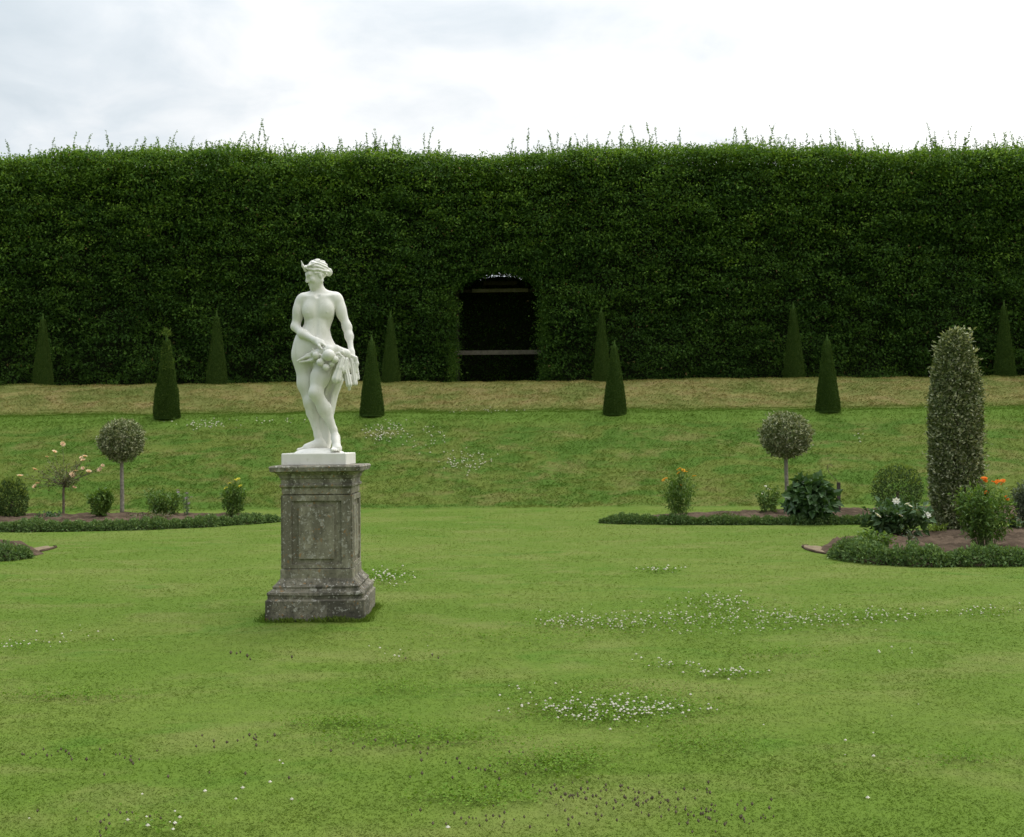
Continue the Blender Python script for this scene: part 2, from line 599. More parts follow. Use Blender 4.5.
# bare sandy lip at the tip of each near bed
for (px, py, wx, lab) in ((821, 550, .42, 'sandy bare patch at the tip of the near right bed'), (35, 550.5, .40, 'sandy bare patch at the tip of the near left bed')):
    c = G(px, py)
    th = np.linspace(0, 2 * np.pi, 40, endpoint=False)
    rr = 1 + .15 * np.sin(3 * th + 1) + .08 * np.sin(7 * th)
    V = np.stack([c[0] + wx * rr * np.cos(th) * .42, c[1] + wx * rr * np.sin(th) * 1.5, np.full(40, .012)], 1)
    V = np.concatenate([V, [[c[0], c[1], .03]]])
    me = np_mesh('bare_earth', V, np.array([(k, (k + 1) % 40, 40) for k in range(40)]), M_SAND, smooth=True)
    tag(part('bare_earth', me), lab, kind='structure')
    sg_ = -1 if px > 500 else 1
    ta_ = np.linspace(-.2, 1.0, 14) * math.pi
    lp_ = np.stack([c[0] + sg_ * wx * .46 * np.sin(ta_ * .9 + .3), c[1] + wx * 1.6 * -np.cos(ta_ * .9 + .3), np.full(14, .010)], 1)
    tv_ = tube_arrays(lp_, np.concatenate([np.linspace(.006, .024, 7), np.linspace(.024, .006, 7)]), 6)  # thin dark soil strip built to stand for the lawn edge's shadow
    tag(part('turf_edge_shade', np_mesh('turf_edge_shade', tv_[0], tv_[1], M_SOIL, smooth=True)), 'dark soil strip in place of the turf edge shadow beside the ' + lab, kind='structure')
    BED_POLYS.append(V[:40, :2] * 1.0)

# ------------------------------------------------------------------ grass
PED = np.array((*(G(320, 612)[:2]), 0.0))
PED[0] = AV(323.2, 600, 10.25)[0]
PED[1] = 10.25 - 0.0


def make_blades(n, y0, y1, hmin, hmax, wd, spread=1.18, lean=.5, power=1.0, sec=2):
    # uniform in picture rows: more, smaller blades close by
    r = rng.random(n)
    inv = 1 / y1 + r ** power * (1 / y0 - 1 / y1)
    y = 1 / inv
    half = y * (W0 / 2 / F) * spread + 3.6
    x = (rng.random(n) * 2 - 1) * half
    P = np.stack([x, y], 1)
    keep = np.ones(n, bool)
    for poly in BED_POLYS:
        keep &= ~in_poly(P, poly)
    keep &= ~((np.abs(x - PED[0]) < .44) & (np.abs(y - PED[1]) < .44))
    P = P[keep]
    n = len(P)
    z = height(P[:, 0], P[:, 1])
    p3 = np.stack([P[:, 0], P[:, 1], z], 1)
    sc_ = np.clip(P[:, 1] / 10.0, .55, 3.2)
    cl = fbm(p3, 1.6, 21)
    hh = (hmin + (hmax - hmin) * rng.random(n)) * (.55 + .9 * cl) * sc_ ** .45
    w = wd * sc_ * (.7 + .6 * rng.random(n))
    ang = rng.random(n) * 2 * np.pi
    d = np.stack([np.cos(ang), np.sin(ang), np.zeros(n)], 1)
    s = np.stack([-np.sin(ang), np.cos(ang), np.zeros(n)], 1)
    # blades turn their width partly across
    l = (rng.random(n) * lean + .15)[:, None] * hh[:, None]
    up = np.array((0, 0, 1.0))
    base = p3 - up * .004
    mid = base + up * hh[:, None] * .6 + d * l * .35
    tip = base + up * hh[:, None] + d * l
    V = np.stack([base - s * w[:, None] / 2, base + s * w[:, None] / 2, mid + s * w[:, None] * .4, tip, mid - s * w[:, None] * .4], 1)
    tone = np.repeat(np.clip(rng.beta(2.2, 2.6, n) + (rng.random(n) < .05) * .35, 0, 1), 5)
    return V.reshape(-1, 3), np.arange(5 * n).reshape(n, 5), tone


gb = join([make_blades(900000, 3.4, 25.6, .006, .016, .0030, lean=2.6),
           make_blades(160000, 25.2, 33.5, .014, .034, .0028, lean=2.4),
           make_blades(95000, 33.2, 37.4, .014, .036, .0028, lean=2.4)])
grass = part('grass', np_mesh('grass', gb[0], gb[1], M_BLADE, tone=gb[2]))
tag(grass, 'short mown grass with dry and lush patches', 'grass', kind='stuff')

# longer uncut grass left by the mower round the pedestal foot
nt_ = 2300
e_ = rng.integers(0, 4, nt_)
tq = (rng.random(nt_) * 2 - 1) * .47
off = .440 + np.abs(rng.normal(size=nt_)) * .035
px_ = np.where(e_ == 0, tq, np.where(e_ == 1, off, np.where(e_ == 2, tq, -off))) + PED[0]
py_ = np.where(e_ == 0, -off, np.where(e_ == 1, tq, np.where(e_ == 2, off, tq))) + PED[1]
hh_ = .015 + .04 * rng.random(nt_) * vnoise(np.stack([px_, py_, px_ * 0], 1), 7, 3) * 1.6
an_ = rng.random(nt_) * 6.283
d_ = np.stack([np.cos(an_), np.sin(an_), np.zeros(nt_)], 1)
s_ = np.stack([-np.sin(an_), np.cos(an_), np.zeros(nt_)], 1) * .0024
b_ = np.stack([px_, py_, np.full(nt_, -.003)], 1)
up_ = np.array((0, 0, 1.0)) * hh_[:, None]
V_ = np.stack([b_ - s_, b_ + s_, b_ + up_ * .6 + d_ * hh_[:, None] * .15 + s_ * .8, b_ + up_ + d_ * hh_[:, None] * .55, b_ + up_ * .6 + d_ * hh_[:, None] * .15 - s_ * .8], 1).reshape(-1, 3)
tuft = part('grass_fringe', np_mesh('grass_fringe', V_, np.arange(5 * nt_).reshape(nt_, 5), M_BLADE, tone=np.repeat(rng.random(nt_) * .6, 5)))
tag(tuft, 'longer uncut grass round the foot of the stone pedestal', 'grass', kind='stuff')

# coarser leafy weeds and clover leaves in lush patches, white clover heads, dark self-heal heads
CLOVER = [  # px, py, half width px, half height px, number, on bank
    (660, 571, 20, 3, 26, 0), (600, 625, 65, 8, 130, 0), (700, 622, 70, 13, 170, 0), (720, 605, 35, 8, 60, 0), (800, 622, 60, 9, 110, 0), (880, 618, 55, 6, 60, 0),
    (985, 614, 30, 5, 30, 0), (670, 668, 30, 5, 24, 0), (730, 676, 35, 4, 40, 0), (620, 714, 62, 12, 170, 0), (560, 712, 40, 8, 40, 0), (690, 712, 30, 8, 18, 0),
    (385, 578, 24, 7, 60, 0), (18, 648, 26, 6, 16, 0), (60, 640, 60, 10, 14, 0), (160, 828, 40, 8, 10, 0), (900, 655, 40, 6, 6, 0), (520, 700, 30, 14, 12, 0), (880, 760, 80, 40, 8, 0),
    (240, 800, 200, 30, 10, 0), (400, 660, 40, 12, 8, 0)]
BANKCL = [(385, 434, 26, 12, 110, 29.3), (465, 462, 32, 14, 80, 28.2), (205, 425, 30, 5, 50, 30.2), (860, 440, 6, 6, 8, 29.3), (430, 440, 30, 16, 30, 29.2), (480, 412, 60, 3, 18, 31.6), (270, 422, 40, 4, 16, 30.6)]
OCT = nrm(np.array([(1, 0, 0), (-1, 0, 0), (0, 1, 0), (0, -1, 0), (0, 0, 1), (0, 0, -1)], float))
OCTF = np.array([(0, 2, 4), (2, 1, 4), (1, 3, 4), (3, 0, 4), (2, 0, 5), (1, 2, 5), (3, 1, 5), (0, 3, 5)])


def ellipse_pts(spec, n):
    px, py, hw, hh = spec[:4]
    t = rng.normal(size=(n, 2)) * .56
    return np.array([G(px + hw * a, py + hh * b) for a, b in t])


def ground_pt(px, py):            # first hit of the view ray with the terrain
    d = np.array(ray(px, py))
    lo = 20.0
    for t in np.arange(20, 45, .05):
        q = d * t
        if EYE + q[2] <= height(q[0:1], q[1:2])[0]:
            return np.array((q[0], q[1], height(q[0:1], q[1:2])[0]))
    return None


heads, lv = [], []
for c in CLOVER:
    pts = ellipse_pts(c, c[4])
    heads.append(pts)
    m = c[4] * 9
    lv.append(ellipse_pts((c[0], c[1], c[2] * 1.15, c[3] * 1.15), m))
for c in BANKCL:
    t = rng.normal(size=(c[4], 2)) * .48
    pts = [ground_pt(c[0] + c[2] * a, c[1] + c[3] * b) for a, b in t]
    heads.append(np.array([p for p in pts if p is not None]))
heads = np.concatenate(heads)
r = (.0052 + .0080 * rng.random(len(heads))) * np.clip(heads[:, 1] / 11, .8, 2.2)
hz = .022 + .025 * rng.random(len(heads))
hv = heads[:, None, :] + OCT[None] * r[:, None, None] * np.array((1, 1, .85))
hv[:, :, 2] += hz[:, None]
hf = (np.arange(len(heads))[:, None, None] * 6 + OCTF[None]).reshape(-1, 3)
part_me = np_mesh('clover_blossom', hv.reshape(-1, 3), hf, M_CLOVERHEAD, tone=np.repeat(rng.random(len(heads)), 6))
tag(part('clover_blossom', part_me), 'small white clover blossoms scattered in drifts over lawn and bank', 'clover', kind='stuff')

for spec in ((420, 740, 90, 10, 900), (350, 725, 60, 6, 500), (60, 697, 70, 6, 500), (620, 700, 90, 14, 900), (700, 745, 60, 12, 400), (560, 765, 60, 14, 900), (960, 760, 50, 10, 250),
             (400, 690, 60, 8, 400), (470, 800, 60, 10, 400), (780, 655, 60, 6, 300), (500, 640, 100, 6, 300)):
    lv.append(ellipse_pts(spec, spec[4]))
lv = np.concatenate(lv)
n = len(lv)
lv[:, 2] += .015 + .02 * rng.random(n)
D = rng.normal(size=(n, 3)) * np.array((1, 1, .25))
Nn = np.array((0, 0, 1.)) + rng.normal(size=(n, 3)) * .3
sz = (.014 + .012 * rng.random(n)) * np.clip(lv[:, 1] / 9, .8, 2)
V, Fq, T = leaf_arrays(lv, D, Nn, sz, sz * .95, rng.random(n))
M_CLLEAF = leaf_mat('clover_leaf', [(0, (.10, .20, .016)), (1, (.155, .25, .03))], .25, .6, .1)
tag(part('clover_leaves', np_mesh('clover_leaves', V, Fq, M_CLLEAF, tone=T)), 'rounded clover leaves growing in lush patches through the lawn', 'ground cover', kind='stuff')

SELF = [(60, 765, 35, 5, 26), (130, 770, 20, 6, 14), (260, 745, 30, 5, 16), (420, 755, 45, 7, 24), (480, 775, 55, 8, 34), (240, 752, 40, 6, 14), (560, 800, 60, 10, 60), (660, 815, 70, 14, 110), (720, 828, 50, 8, 60),
        (500, 830, 60, 6, 50), (120, 828, 50, 8, 30), (250, 660, 40, 5, 10), (640, 806, 50, 6, 30), (200, 780, 60, 10, 10), (430, 660, 30, 4, 5)]
sp = np.concatenate([ellipse_pts((c[0], c[1], c[2] * 1.2, c[3] * 1.3), int(c[4] * .6)) for c in SELF])
n = len(sp)
r = (.0045 + .0045 * rng.random(n)) * np.clip(sp[:, 1] / 6, .8, 1.5)
hv = sp[:, None, :] + OCT[None] * r[:, None, None] * np.array((1, 1, 1.5))
hv[:, :, 2] += (.03 + .035 * rng.random(n))[:, None]
hf = (np.arange(n)[:, None, None] * 6 + OCTF[None]).reshape(-1, 3)
tag(part('selfheal_heads', np_mesh('selfheal_heads', hv.reshape(-1, 3), hf, M_PURPLE, tone=np.repeat(rng.random(n), 6))), 'dark faded self-heal heads dotted in the nearest grass', 'wild flowers', kind='stuff')

# ------------------------------------------------------------------ hedge with arch
HV = 38.5
HB = 3.54


def hedge_local(px, py, v=HV):
    p = AV(px, py, v)
    return p[0] * CA - p[1] * SA, p[2]


top_px = [(-200, 160), (0, 160), (40, 156), (70, 151), (240, 150), (290, 157), (330, 153), (400, 153), (480, 157), (560, 154), (640, 145), (700, 147), (800, 149), (900, 151), (1024, 149), (1250, 148)]
tp = np.array([hedge_local(*p) for p in top_px])
AXC = hedge_local(498, 330)[0]
AHW = (hedge_local(538, 330)[0] - hedge_local(459, 330)[0]) / 2 + .24
ASP = hedge_local(498, 298)[1]
ATOP = hedge_local(498, 269)[1]
UL, UR = -30.0, 30.0


def hedge_top(u):
    p = np.stack([u, np.zeros_like(u), np.zeros_like(u)], 1)
    return np.interp(u, tp[:, 0], tp[:, 1]) + (fbm(p, .9, 2) - .5) * .5 - .04


def in_arch(u, z, grow=0.0):
    du = np.abs(u - AXC)
    e = np.clip(1 - (du / (AHW + grow)) ** 2, 0, 1)
    return (du < AHW + grow) & (z < ASP + (ATOP - ASP + grow) * np.sqrt(e))


hedge = empty('hedge', (*UV(0, HV), HB), 'tall dark hornbeam hedge across the back with a dark archway cut through it', 'hedge', rz=-YAW)


def hedge_sprays(u, w, z, out, k, L=(.055, .10), spread=.20, tmul=1.0, upb=.75):
    """clusters of leaves round each centre; coordinates local to the hedge"""
    n = len(u)
    C = np.stack([u, w, z], 1)
    C = np.repeat(C, k, 0)
    O = np.repeat(out, k, 0)
    ax = np.repeat(nrm(out + np.array((0, 0, .25)) + rng.normal(size=(n, 3)) * .55), k, 0)
    P = C + rng.normal(size=(n * k, 3)) * spread * np.array((1.15, .8, .34)) + ax * (rng.random((n * k, 1)) - .5) * spread
    D = ax * .8 + rng.normal(size=(n * k, 3)) * .6 - np.array((0, 0, .18))
    N = nrm(O * .45 + np.array((0, 0, upb)) + rng.normal(size=(n * k, 3)) * .45)
    Ls = L[0] + (L[1] - L[0]) * rng.random(n * k)
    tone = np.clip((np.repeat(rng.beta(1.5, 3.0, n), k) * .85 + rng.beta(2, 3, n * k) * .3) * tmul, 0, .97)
    tone = np.where(rng.random(n * k) < .005, 1.0, tone)
    return leaf_arrays(P, D, N, Ls, Ls * .58, tone)


LV = []
# front face
NS = 18500
u = UL + (UR - UL) * rng.random(NS)
zt = hedge_top(u)
z = HB + (zt - HB) * rng.random(NS)
p3 = np.stack([u, np.zeros(NS), z], 1)
lump = (fbm(p3, .55, 11) - .5) * .8 + (fbm(p3 * np.array((1.3, 1, 1)), 1.5, 12, 2) - .5) * 1.5
lean = .32 - .62 * ((z - HB) / 8.0)      # bushier, overhanging top
round_top = np.clip((z - (zt - .7)) / .7, 0, 1) ** 2 * .45
w = -lump + lean + round_top + rng.normal(size=NS) * .09
ok = ~in_arch(u, z, -.05)
o = np.tile(np.array((0, -1., 0)), (NS, 1)) + np.stack([np.zeros(NS), np.zeros(NS), round_top * 1.5], 1)
LV.append(hedge_sprays(u[ok], w[ok], z[ok] - HB, nrm(o[ok]), 15, (.072, .13), .17, np.repeat(.62 + .85 * ((z[ok] - HB) / 8.2) ** 1.3, 15)))  # tone rises with height: shaded foot and lit top painted into the leaves
# drooping sprays standing proud of the clipped face
NP = 4200
u = UL + (UR - UL) * rng.random(NP)
z = HB + .2 + (hedge_top(u) - HB - .3) * rng.random(NP) ** .62
p3 = np.stack([u, np.zeros(NP), z], 1)
w = -((fbm(p3, .55, 11) - .5) * .8) - .10 - .28 * rng.random(NP) + .32 - .62 * (z - HB) / 8
ok = ~in_arch(u, z, .12)
LV.append(hedge_sprays(u[ok], w[ok], z[ok] - HB, np.tile(nrm(np.array([(0, -1., -.1)])), (ok.sum(), 1)), 22, (.08, .14), .20, np.repeat(.70 + .85 * ((z[ok] - HB) / 8.2) ** 1.3, 22), .9))  # same light falloff down the face, painted into the leaf tone
# second, deeper layer so that gaps read as leaves in shade
u = UL + (UR - UL) * rng.random(7000)
z = HB + (hedge_top(u) - .2 - HB) * rng.random(7000)
ok = ~in_arch(u, z, 0.0)
LV.append(hedge_sprays(u[ok], np.full(ok.sum(), .56) + rng.random(ok.sum()) * .16, z[ok] - HB, np.tile(np.array((0, -1., 0)), (ok.sum(), 1)), 10, (.07, .12), .25))
# top
NT = 9500
u = UL + (UR - UL) * rng.random(NT)
w = rng.random(NT) ** 1.8 * 2.6 + .0
zt = hedge_top(u) + (vnoise(np.stack([u, w, w * 0], 1), 1.2, 8) - .5) * .35
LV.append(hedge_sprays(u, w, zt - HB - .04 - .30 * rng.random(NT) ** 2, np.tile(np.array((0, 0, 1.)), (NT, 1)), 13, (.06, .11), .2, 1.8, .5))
NM = 5200
u = UL + (UR - UL) * rng.random(NM)
w = -.15 + rng.random(NM) ** 1.3 * 1.35
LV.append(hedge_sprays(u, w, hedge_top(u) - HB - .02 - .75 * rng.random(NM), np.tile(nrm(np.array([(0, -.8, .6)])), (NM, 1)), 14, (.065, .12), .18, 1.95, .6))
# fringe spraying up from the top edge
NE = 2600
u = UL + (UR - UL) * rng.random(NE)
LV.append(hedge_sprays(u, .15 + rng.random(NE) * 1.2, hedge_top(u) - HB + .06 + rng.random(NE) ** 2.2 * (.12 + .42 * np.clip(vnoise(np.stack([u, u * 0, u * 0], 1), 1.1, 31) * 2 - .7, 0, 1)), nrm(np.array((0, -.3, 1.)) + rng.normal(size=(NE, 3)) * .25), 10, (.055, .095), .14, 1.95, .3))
# arch reveal: sides and crown of the opening
NA = 900
th = rng.random(NA)
side = rng.random(NA) < .62
sgn = np.where(rng.random(NA) < .5, -1, 1)
ua = np.where(side, AXC + sgn * (AHW + .03), AXC + (rng.random(NA) * 2 - 1) * AHW)
za = np.where(side, HB + th * (ASP - HB), ASP + (ATOP - ASP) * np.sqrt(np.clip(1 - ((ua - AXC) / AHW) ** 2, 0, 1)) + .06)
wa = rng.random(NA) * 1.4 - .1
oa = np.stack([np.where(side, -sgn, 0), np.full(NA, -.35), np.where(side, 0, -1)], 1)
LV.append(hedge_sprays(ua, wa, za - HB, nrm(oa), 12, (.05, .09), .10))
# stray twigs poking into the arch from its sides
ns = 26
sgn = np.where(rng.random(ns) < .35, -1, 1)
LV.append(hedge_sprays(AXC + sgn * (AHW - .12 - .15 * rng.random(ns)), np.full(ns, -.02), .2 + rng.random(ns) * 2.6, np.tile(np.array((0, -1., 0)), (ns, 1)), 9, (.05, .085), .11))
# leafy back wall of the tunnel, with a ragged gap near the arch crown
BW = 4.2
NB = 2200
ub = AXC + (rng.random(NB) * 2 - 1) * 3.2
zb = HB + rng.random(NB) * 6.6
gz0, gz1 = hedge_local(498, 279.5, HV + BW)[1], hedge_local(498, 267.0, HV + BW)[1]
gap = (zb > gz0) & (zb < gz1) & (np.abs(ub - AXC) < 1.0)
kk = np.ones(NB, bool)
LV.append(hedge_sprays(ub[kk], np.full(kk.sum(), BW) - rng.random(kk.sum()) * .15, zb[kk] - HB, np.tile(np.array((0, -1., 0)), (kk.sum(), 1)), 8, (.06, .1), .12))
def gap_z(du):                     # lower and upper edge of the ragged gap, following the arch
    a_ = np.clip(1 - np.abs(du) ** 2, 0, 1)
    base = gz0 - HB - .18 + .30 * np.sqrt(a_)
    return base, base + .02 + .24 * a_ * (.35 + .65 * np.abs(np.sin(du * 5 + 1)))


ng = 120
gu_ = (rng.random(ng) * 2 - 1) * 1.1
gl_, gh_ = gap_z(gu_)
LV.append(hedge_sprays(AXC + gu_, np.full(ng, BW + .1), gl_ + (gh_ - gl_) * rng.random(ng), np.tile(np.array((0, -1., 0)), (ng, 1)), 8, (.06, .11), .12))
V, Fq, T = join(LV)
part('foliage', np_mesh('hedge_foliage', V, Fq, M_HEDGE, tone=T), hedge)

# upright unclipped shoots on the top
SH = []
TW = []
nsh = 1300
for k in range(nsh):
    uu = UL + (UR - UL) * random.random()
    ww = random.random() * 2.0
    z0 = hedge_top(np.array([uu]))[0] - HB - .1
    if vnoise(np.array([[uu, 0, 0]]), 1.1, 31)[0] ** 1.5 < random.random() * .75:
        continue
    hgt = random.choice((.35, .45, .55, .7, .85)) * random.uniform(.8, 1.3)
    if random.random() < .10:
        hgt *= 1.4
    lx, ly = random.uniform(-.25, .25), random.uniform(-.2, .2)
    ts = np.linspace(0, 1, 5)
    path = np.stack([uu + lx * hgt * ts ** 2, ww + ly * hgt * ts ** 2, z0 + hgt * ts], 1)
    TW.append(tube_arrays(path, np.linspace(.008, .003, 5), 4))
    nl = int(hgt / .020) + 10
    tt = rng.random(nl) ** .8
    P = np.stack([uu + lx * hgt * tt ** 2, ww + ly * hgt * tt ** 2, z0 + hgt * tt], 1)
    D = rng.normal(size=(nl, 3)) * np.array((1, 1, .4)) + np.array((0, 0, .5))
    ls = (.06 + .055 * rng.random(nl)) * (1.1 - .5 * tt)
    SH.append(leaf_arrays(P, D, rng.normal(size=(nl, 3)), ls, ls * .55, np.clip(.5 + .47 * rng.random(nl), 0, .97)))
V, Fq, T = join(SH + TW)
nleafq = sum(len(q[1]) for q in SH)
part('top_shoots', np_mesh('hedge_top_shoots', V, Fq, None, tone=T, mats=[M_HEDGE, M_TWIG], midx=np.where(np.arange(len(Fq)) < nleafq, 0, 1)), hedge)
# dense twiggy inner growth that closes the hedge
cu = np.unique(np.concatenate([np.arange(UL, UR + .01, .4), [AXC - AHW - .12, AXC + AHW + .12], np.linspace(AXC - AHW - .12, AXC + AHW + .12, 17)]))
ct = hedge_top(cu) - HB - .62


def slab(u0, u1, w0, w1, z0, zt0, zt1):
    V = np.array([(u0, w0, z0[0]), (u1, w0, z0[1]), (u1, w1, z0[1]), (u0, w1, z0[0]), (u0, w0, zt0), (u1, w0, zt1), (u1, w1, zt1), (u0, w1, zt0)], float)
    return V, np.array([(3, 2, 1, 0), (4, 5, 6, 7), (0, 1, 5, 4), (1, 2, 6, 5), (2, 3, 7, 6), (3, 0, 4, 7)]), np.full(8, .5)


def arch_z(u):
    e = 1 - (abs(u - AXC) / (AHW + .121)) ** 2
    return ASP - HB + (ATOP - ASP + .12) * math.sqrt(e) if e > 0 else -.3


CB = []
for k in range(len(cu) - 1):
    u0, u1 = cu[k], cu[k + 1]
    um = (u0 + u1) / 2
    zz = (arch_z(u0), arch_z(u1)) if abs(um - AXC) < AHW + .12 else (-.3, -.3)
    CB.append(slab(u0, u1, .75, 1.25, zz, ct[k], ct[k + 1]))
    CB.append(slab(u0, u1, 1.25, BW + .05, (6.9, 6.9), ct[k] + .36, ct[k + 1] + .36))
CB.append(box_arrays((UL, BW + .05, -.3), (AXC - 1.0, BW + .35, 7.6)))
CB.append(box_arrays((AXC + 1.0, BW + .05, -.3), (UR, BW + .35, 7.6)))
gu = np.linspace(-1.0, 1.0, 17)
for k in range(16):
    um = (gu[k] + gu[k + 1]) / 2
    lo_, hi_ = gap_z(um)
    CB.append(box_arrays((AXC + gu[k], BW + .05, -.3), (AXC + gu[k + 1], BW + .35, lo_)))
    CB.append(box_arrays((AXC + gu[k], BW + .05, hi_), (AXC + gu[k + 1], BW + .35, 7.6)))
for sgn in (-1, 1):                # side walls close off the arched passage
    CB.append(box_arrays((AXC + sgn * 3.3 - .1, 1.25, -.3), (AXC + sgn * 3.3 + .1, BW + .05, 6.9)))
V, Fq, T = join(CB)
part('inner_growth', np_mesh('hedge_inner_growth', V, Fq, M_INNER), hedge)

# timber frame standing inside the tunnel: two pale rails and a sloping top board on posts
tf = empty('timber_frame', (*UV(AXC, HV + 2.6), HB), 'weathered timber frame with pale crossbars standing inside the dark archway', 'frame', rz=-YAW)


def frame_z(py):
    return hedge_local(498, py, HV + 2.6)[1] - HB


for py, th, m, hw in ((352.5, .16, M_WOOD, 1.75), (290.5, .13, M_WOOD, 1.05)):
    zc = frame_z(py)
    part('rail', np_mesh('rail', *box_arrays((-hw, -.04, zc - th / 2), (hw, .04, zc + th / 2))[:2], m), tf)
zc = frame_z(283)
bd = box_arrays((-.62, .06, zc - .07), (.62, .10, zc + .08))
part('top_board', np_mesh('top_board', bd[0], bd[1], M_DARKWOOD), tf)
part('crossbeam', np_mesh('crossbeam', *box_arrays((-1.75, .045, frame_z(290.5) - .05), (1.75, .12, frame_z(290.5) + .05))[:2], M_DARKWOOD), tf)
for sx in (-1, 1):
    part('post', np_mesh('post', *box_arrays((sx * 1.62 - .06, .125, -.15), (sx * 1.62 + .06, .245, frame_z(283)))[:2], M_DARKWOOD), tf)


# ------------------------------------------------------------------ clipped yew cones
def yew_meshes(h, r0, shaggy, nleaf):
    t = rng.random(nleaf)
    t = 1 - np.sqrt(1 - t * .985)
    th = rng.random(nleaf) * 2 * np.pi
    prof = r0 * (1 - t) ** .97 + .024
    prof = prof * (1 - .10 * np.exp(-(t / .05)))
    p = np.stack([np.cos(th), np.sin(th), t * h * 1.2], 1)
    bump = 1 + (fbm(p, 2.2, 4) - .5) * (.16 + .25 * shaggy) + (rng.random(nleaf) < .06) * rng.random(nleaf) * .10 + rng.normal(size=nleaf) * (.015 + .05 * shaggy * t)
    rr = prof * bump * (1 - .08 * rng.random(nleaf))
    P = np.stack([np.cos(th) * rr, np.sin(th) * rr, .02 + t * h], 1)
    O = np.stack([np.cos(th), np.sin(th), np.full(nleaf, .25)], 1)
    D = O * .8 + rng.normal(size=(nleaf, 3)) * .5 + np.array((0, 0, .35))
    ls = .03 + .025 * rng.random(nleaf) + .03 * shaggy * rng.random(nleaf)
    tone = np.clip(rng.beta(2, 3, nleaf) + shaggy * .35 * (t > .55) * rng.random(nleaf), 0, 1)
    arr = [leaf_arrays(P, D, O + rng.normal(size=(nleaf, 3)) * .5, ls, ls * .4, tone)]
    if shaggy:
        k = 160
        P = np.stack([rng.normal(size=k) * .05, rng.normal(size=k) * .05, h * (.93 + .07 * rng.random(k))], 1)
        D = rng.normal(size=(k, 3)) * .8 + np.array((0, 0, 1.))
        arr.append(leaf_arrays(P, D, rng.normal(size=(k, 3)), .10 + .08 * rng.random(k), .02, np.clip(.6 + .4 * rng.random(k), 0, 1)))
    V, Fq, T = join(arr)
    fol = np_mesh('yew_foliage', V, Fq, M_YEW, tone=T)
    # solid dense inner body
    nt_, ns_ = 14, 20
    tt = np.linspace(0, 1, nt_)
    ths = np.linspace(0, 2 * np.pi, ns_, endpoint=False)
    pr = (r0 * (1 - tt) ** .97 + .02) * .90
    cv = np.stack([(pr[:, None] * np.cos(ths)).ravel(), (pr[:, None] * np.sin(ths)).ravel(), np.repeat(tt * h * .97, ns_)], 1)
    cf = np.array([(i * ns_ + j, i * ns_ + (j + 1) % ns_, (i + 1) * ns_ + (j + 1) % ns_, (i + 1) * ns_ + j) for i in range(nt_ - 1) for j in range(ns_)])
    core = np_mesh('yew_core', cv, cf, M_YEW, tone=np.full(len(cv), .25), smooth=True)
    return fol, core


def yew(px, ybase, ytop, wpx, v, meshes, label, grp, tilt=0):
    b = AV(px, ybase, v)
    b[2] = height(b[0:1], b[1:2])[0] - .03
    hgt = AV(px, ytop, v)[2] - b[2]
    wid = wpx / F * b[1] * .92
    o = empty('yew_cone', b, label, 'yew', grp, rz=random.random() * 6)
    o.rotation_euler.x = tilt
    s = (wid / .8, wid / .8, hgt / 2.4)
    for nm, me in zip(('foliage', 'inner_growth'), meshes):
        part(nm, me, o).scale = s
    return o


Y_A = yew_meshes(2.4, .40, 0, 15000)
Y_B = yew_meshes(2.4, .40, 0, 15000)
Y_S = yew_meshes(2.4, .40, .9, 15000)
FR, BK = 'clipped yew cones on the lower terrace', 'clipped yew cones along the foot of the hedge'
yew(167, 418, 331, 27, 32.0, Y_S, 'shaggy lighter yew cone with an untrimmed tip left of the statue', FR)
yew(372, 416, 332, 26, 32.0, Y_A, 'lower terrace yew cone just to the right of the statue', FR)
yew(615, 413, 338, 25.5, 32.0, Y_B, 'shorter yew cone of the lower terrace to the right of the archway', FR)
yew(828, 412, 332, 26, 32.0, Y_A, 'lower terrace yew cone between the lollipop tree and the tall variegated column', FR)
yew(43, 385, 311, 21, 37.2, Y_B, 'upper yew cone at the far left end of the hedge', BK)
yew(217, 383, 308, 22, 37.2, Y_A, 'upper yew cone between the shaggy cone and the statue', BK)
yew(391, 382, 309, 20, 37.2, Y_B, 'upper yew cone at the hedge foot between statue and archway', BK)
yew(602, 380, 304, 19, 37.2, Y_A, 'upper yew cone at the hedge foot next to the archway on its right', BK)
yew(794, 377, 300, 22, 37.2, Y_B, 'upper yew cone at the hedge foot above the round lollipop tree', BK)
yew(1005, 375, 298, 21, 37.2, Y_A, 'upper yew cone to the right of the tall variegated column', BK)


# ------------------------------------------------------------------ small plants
def shell_leaves(n, rx, ry, rz, c, L, asp, mat, name, lo=.8, hi=1.04, bump=.12, floor=None, outw=.5, up=.3, tonep=(2, 2), half=False, jit=.7):
    d = sphere_dirs(n)
    if half:
        d[:, 2] = np.abs(d[:, 2])
    b = 1 + (fbm(d, 2.6, random.randint(0, 99)) - .5) * 2 * bump
    rr = (lo + (hi - lo) * rng.random(n) ** .6) * b
    P = d * rr[:, None] * np.array((rx, ry, rz)) + np.array(c)
    if floor is not None:
        P[:, 2] = np.maximum(P[:, 2], floor + .01 + rng.random(n) * .05)
    D = d * outw + rng.normal(size=(n, 3)) * .6 + np.array((0, 0, up))
    ls = L * (.65 + .7 * rng.random(n))
    return leaf_arrays(P, D, d + rng.normal(size=(n, 3)) * jit + np.array((0, 0, .3)), ls, ls * asp, rng.beta(*tonep, n))


def bed_z(p, lift=0.0):
    return np.array((p[0], p[1], lift))


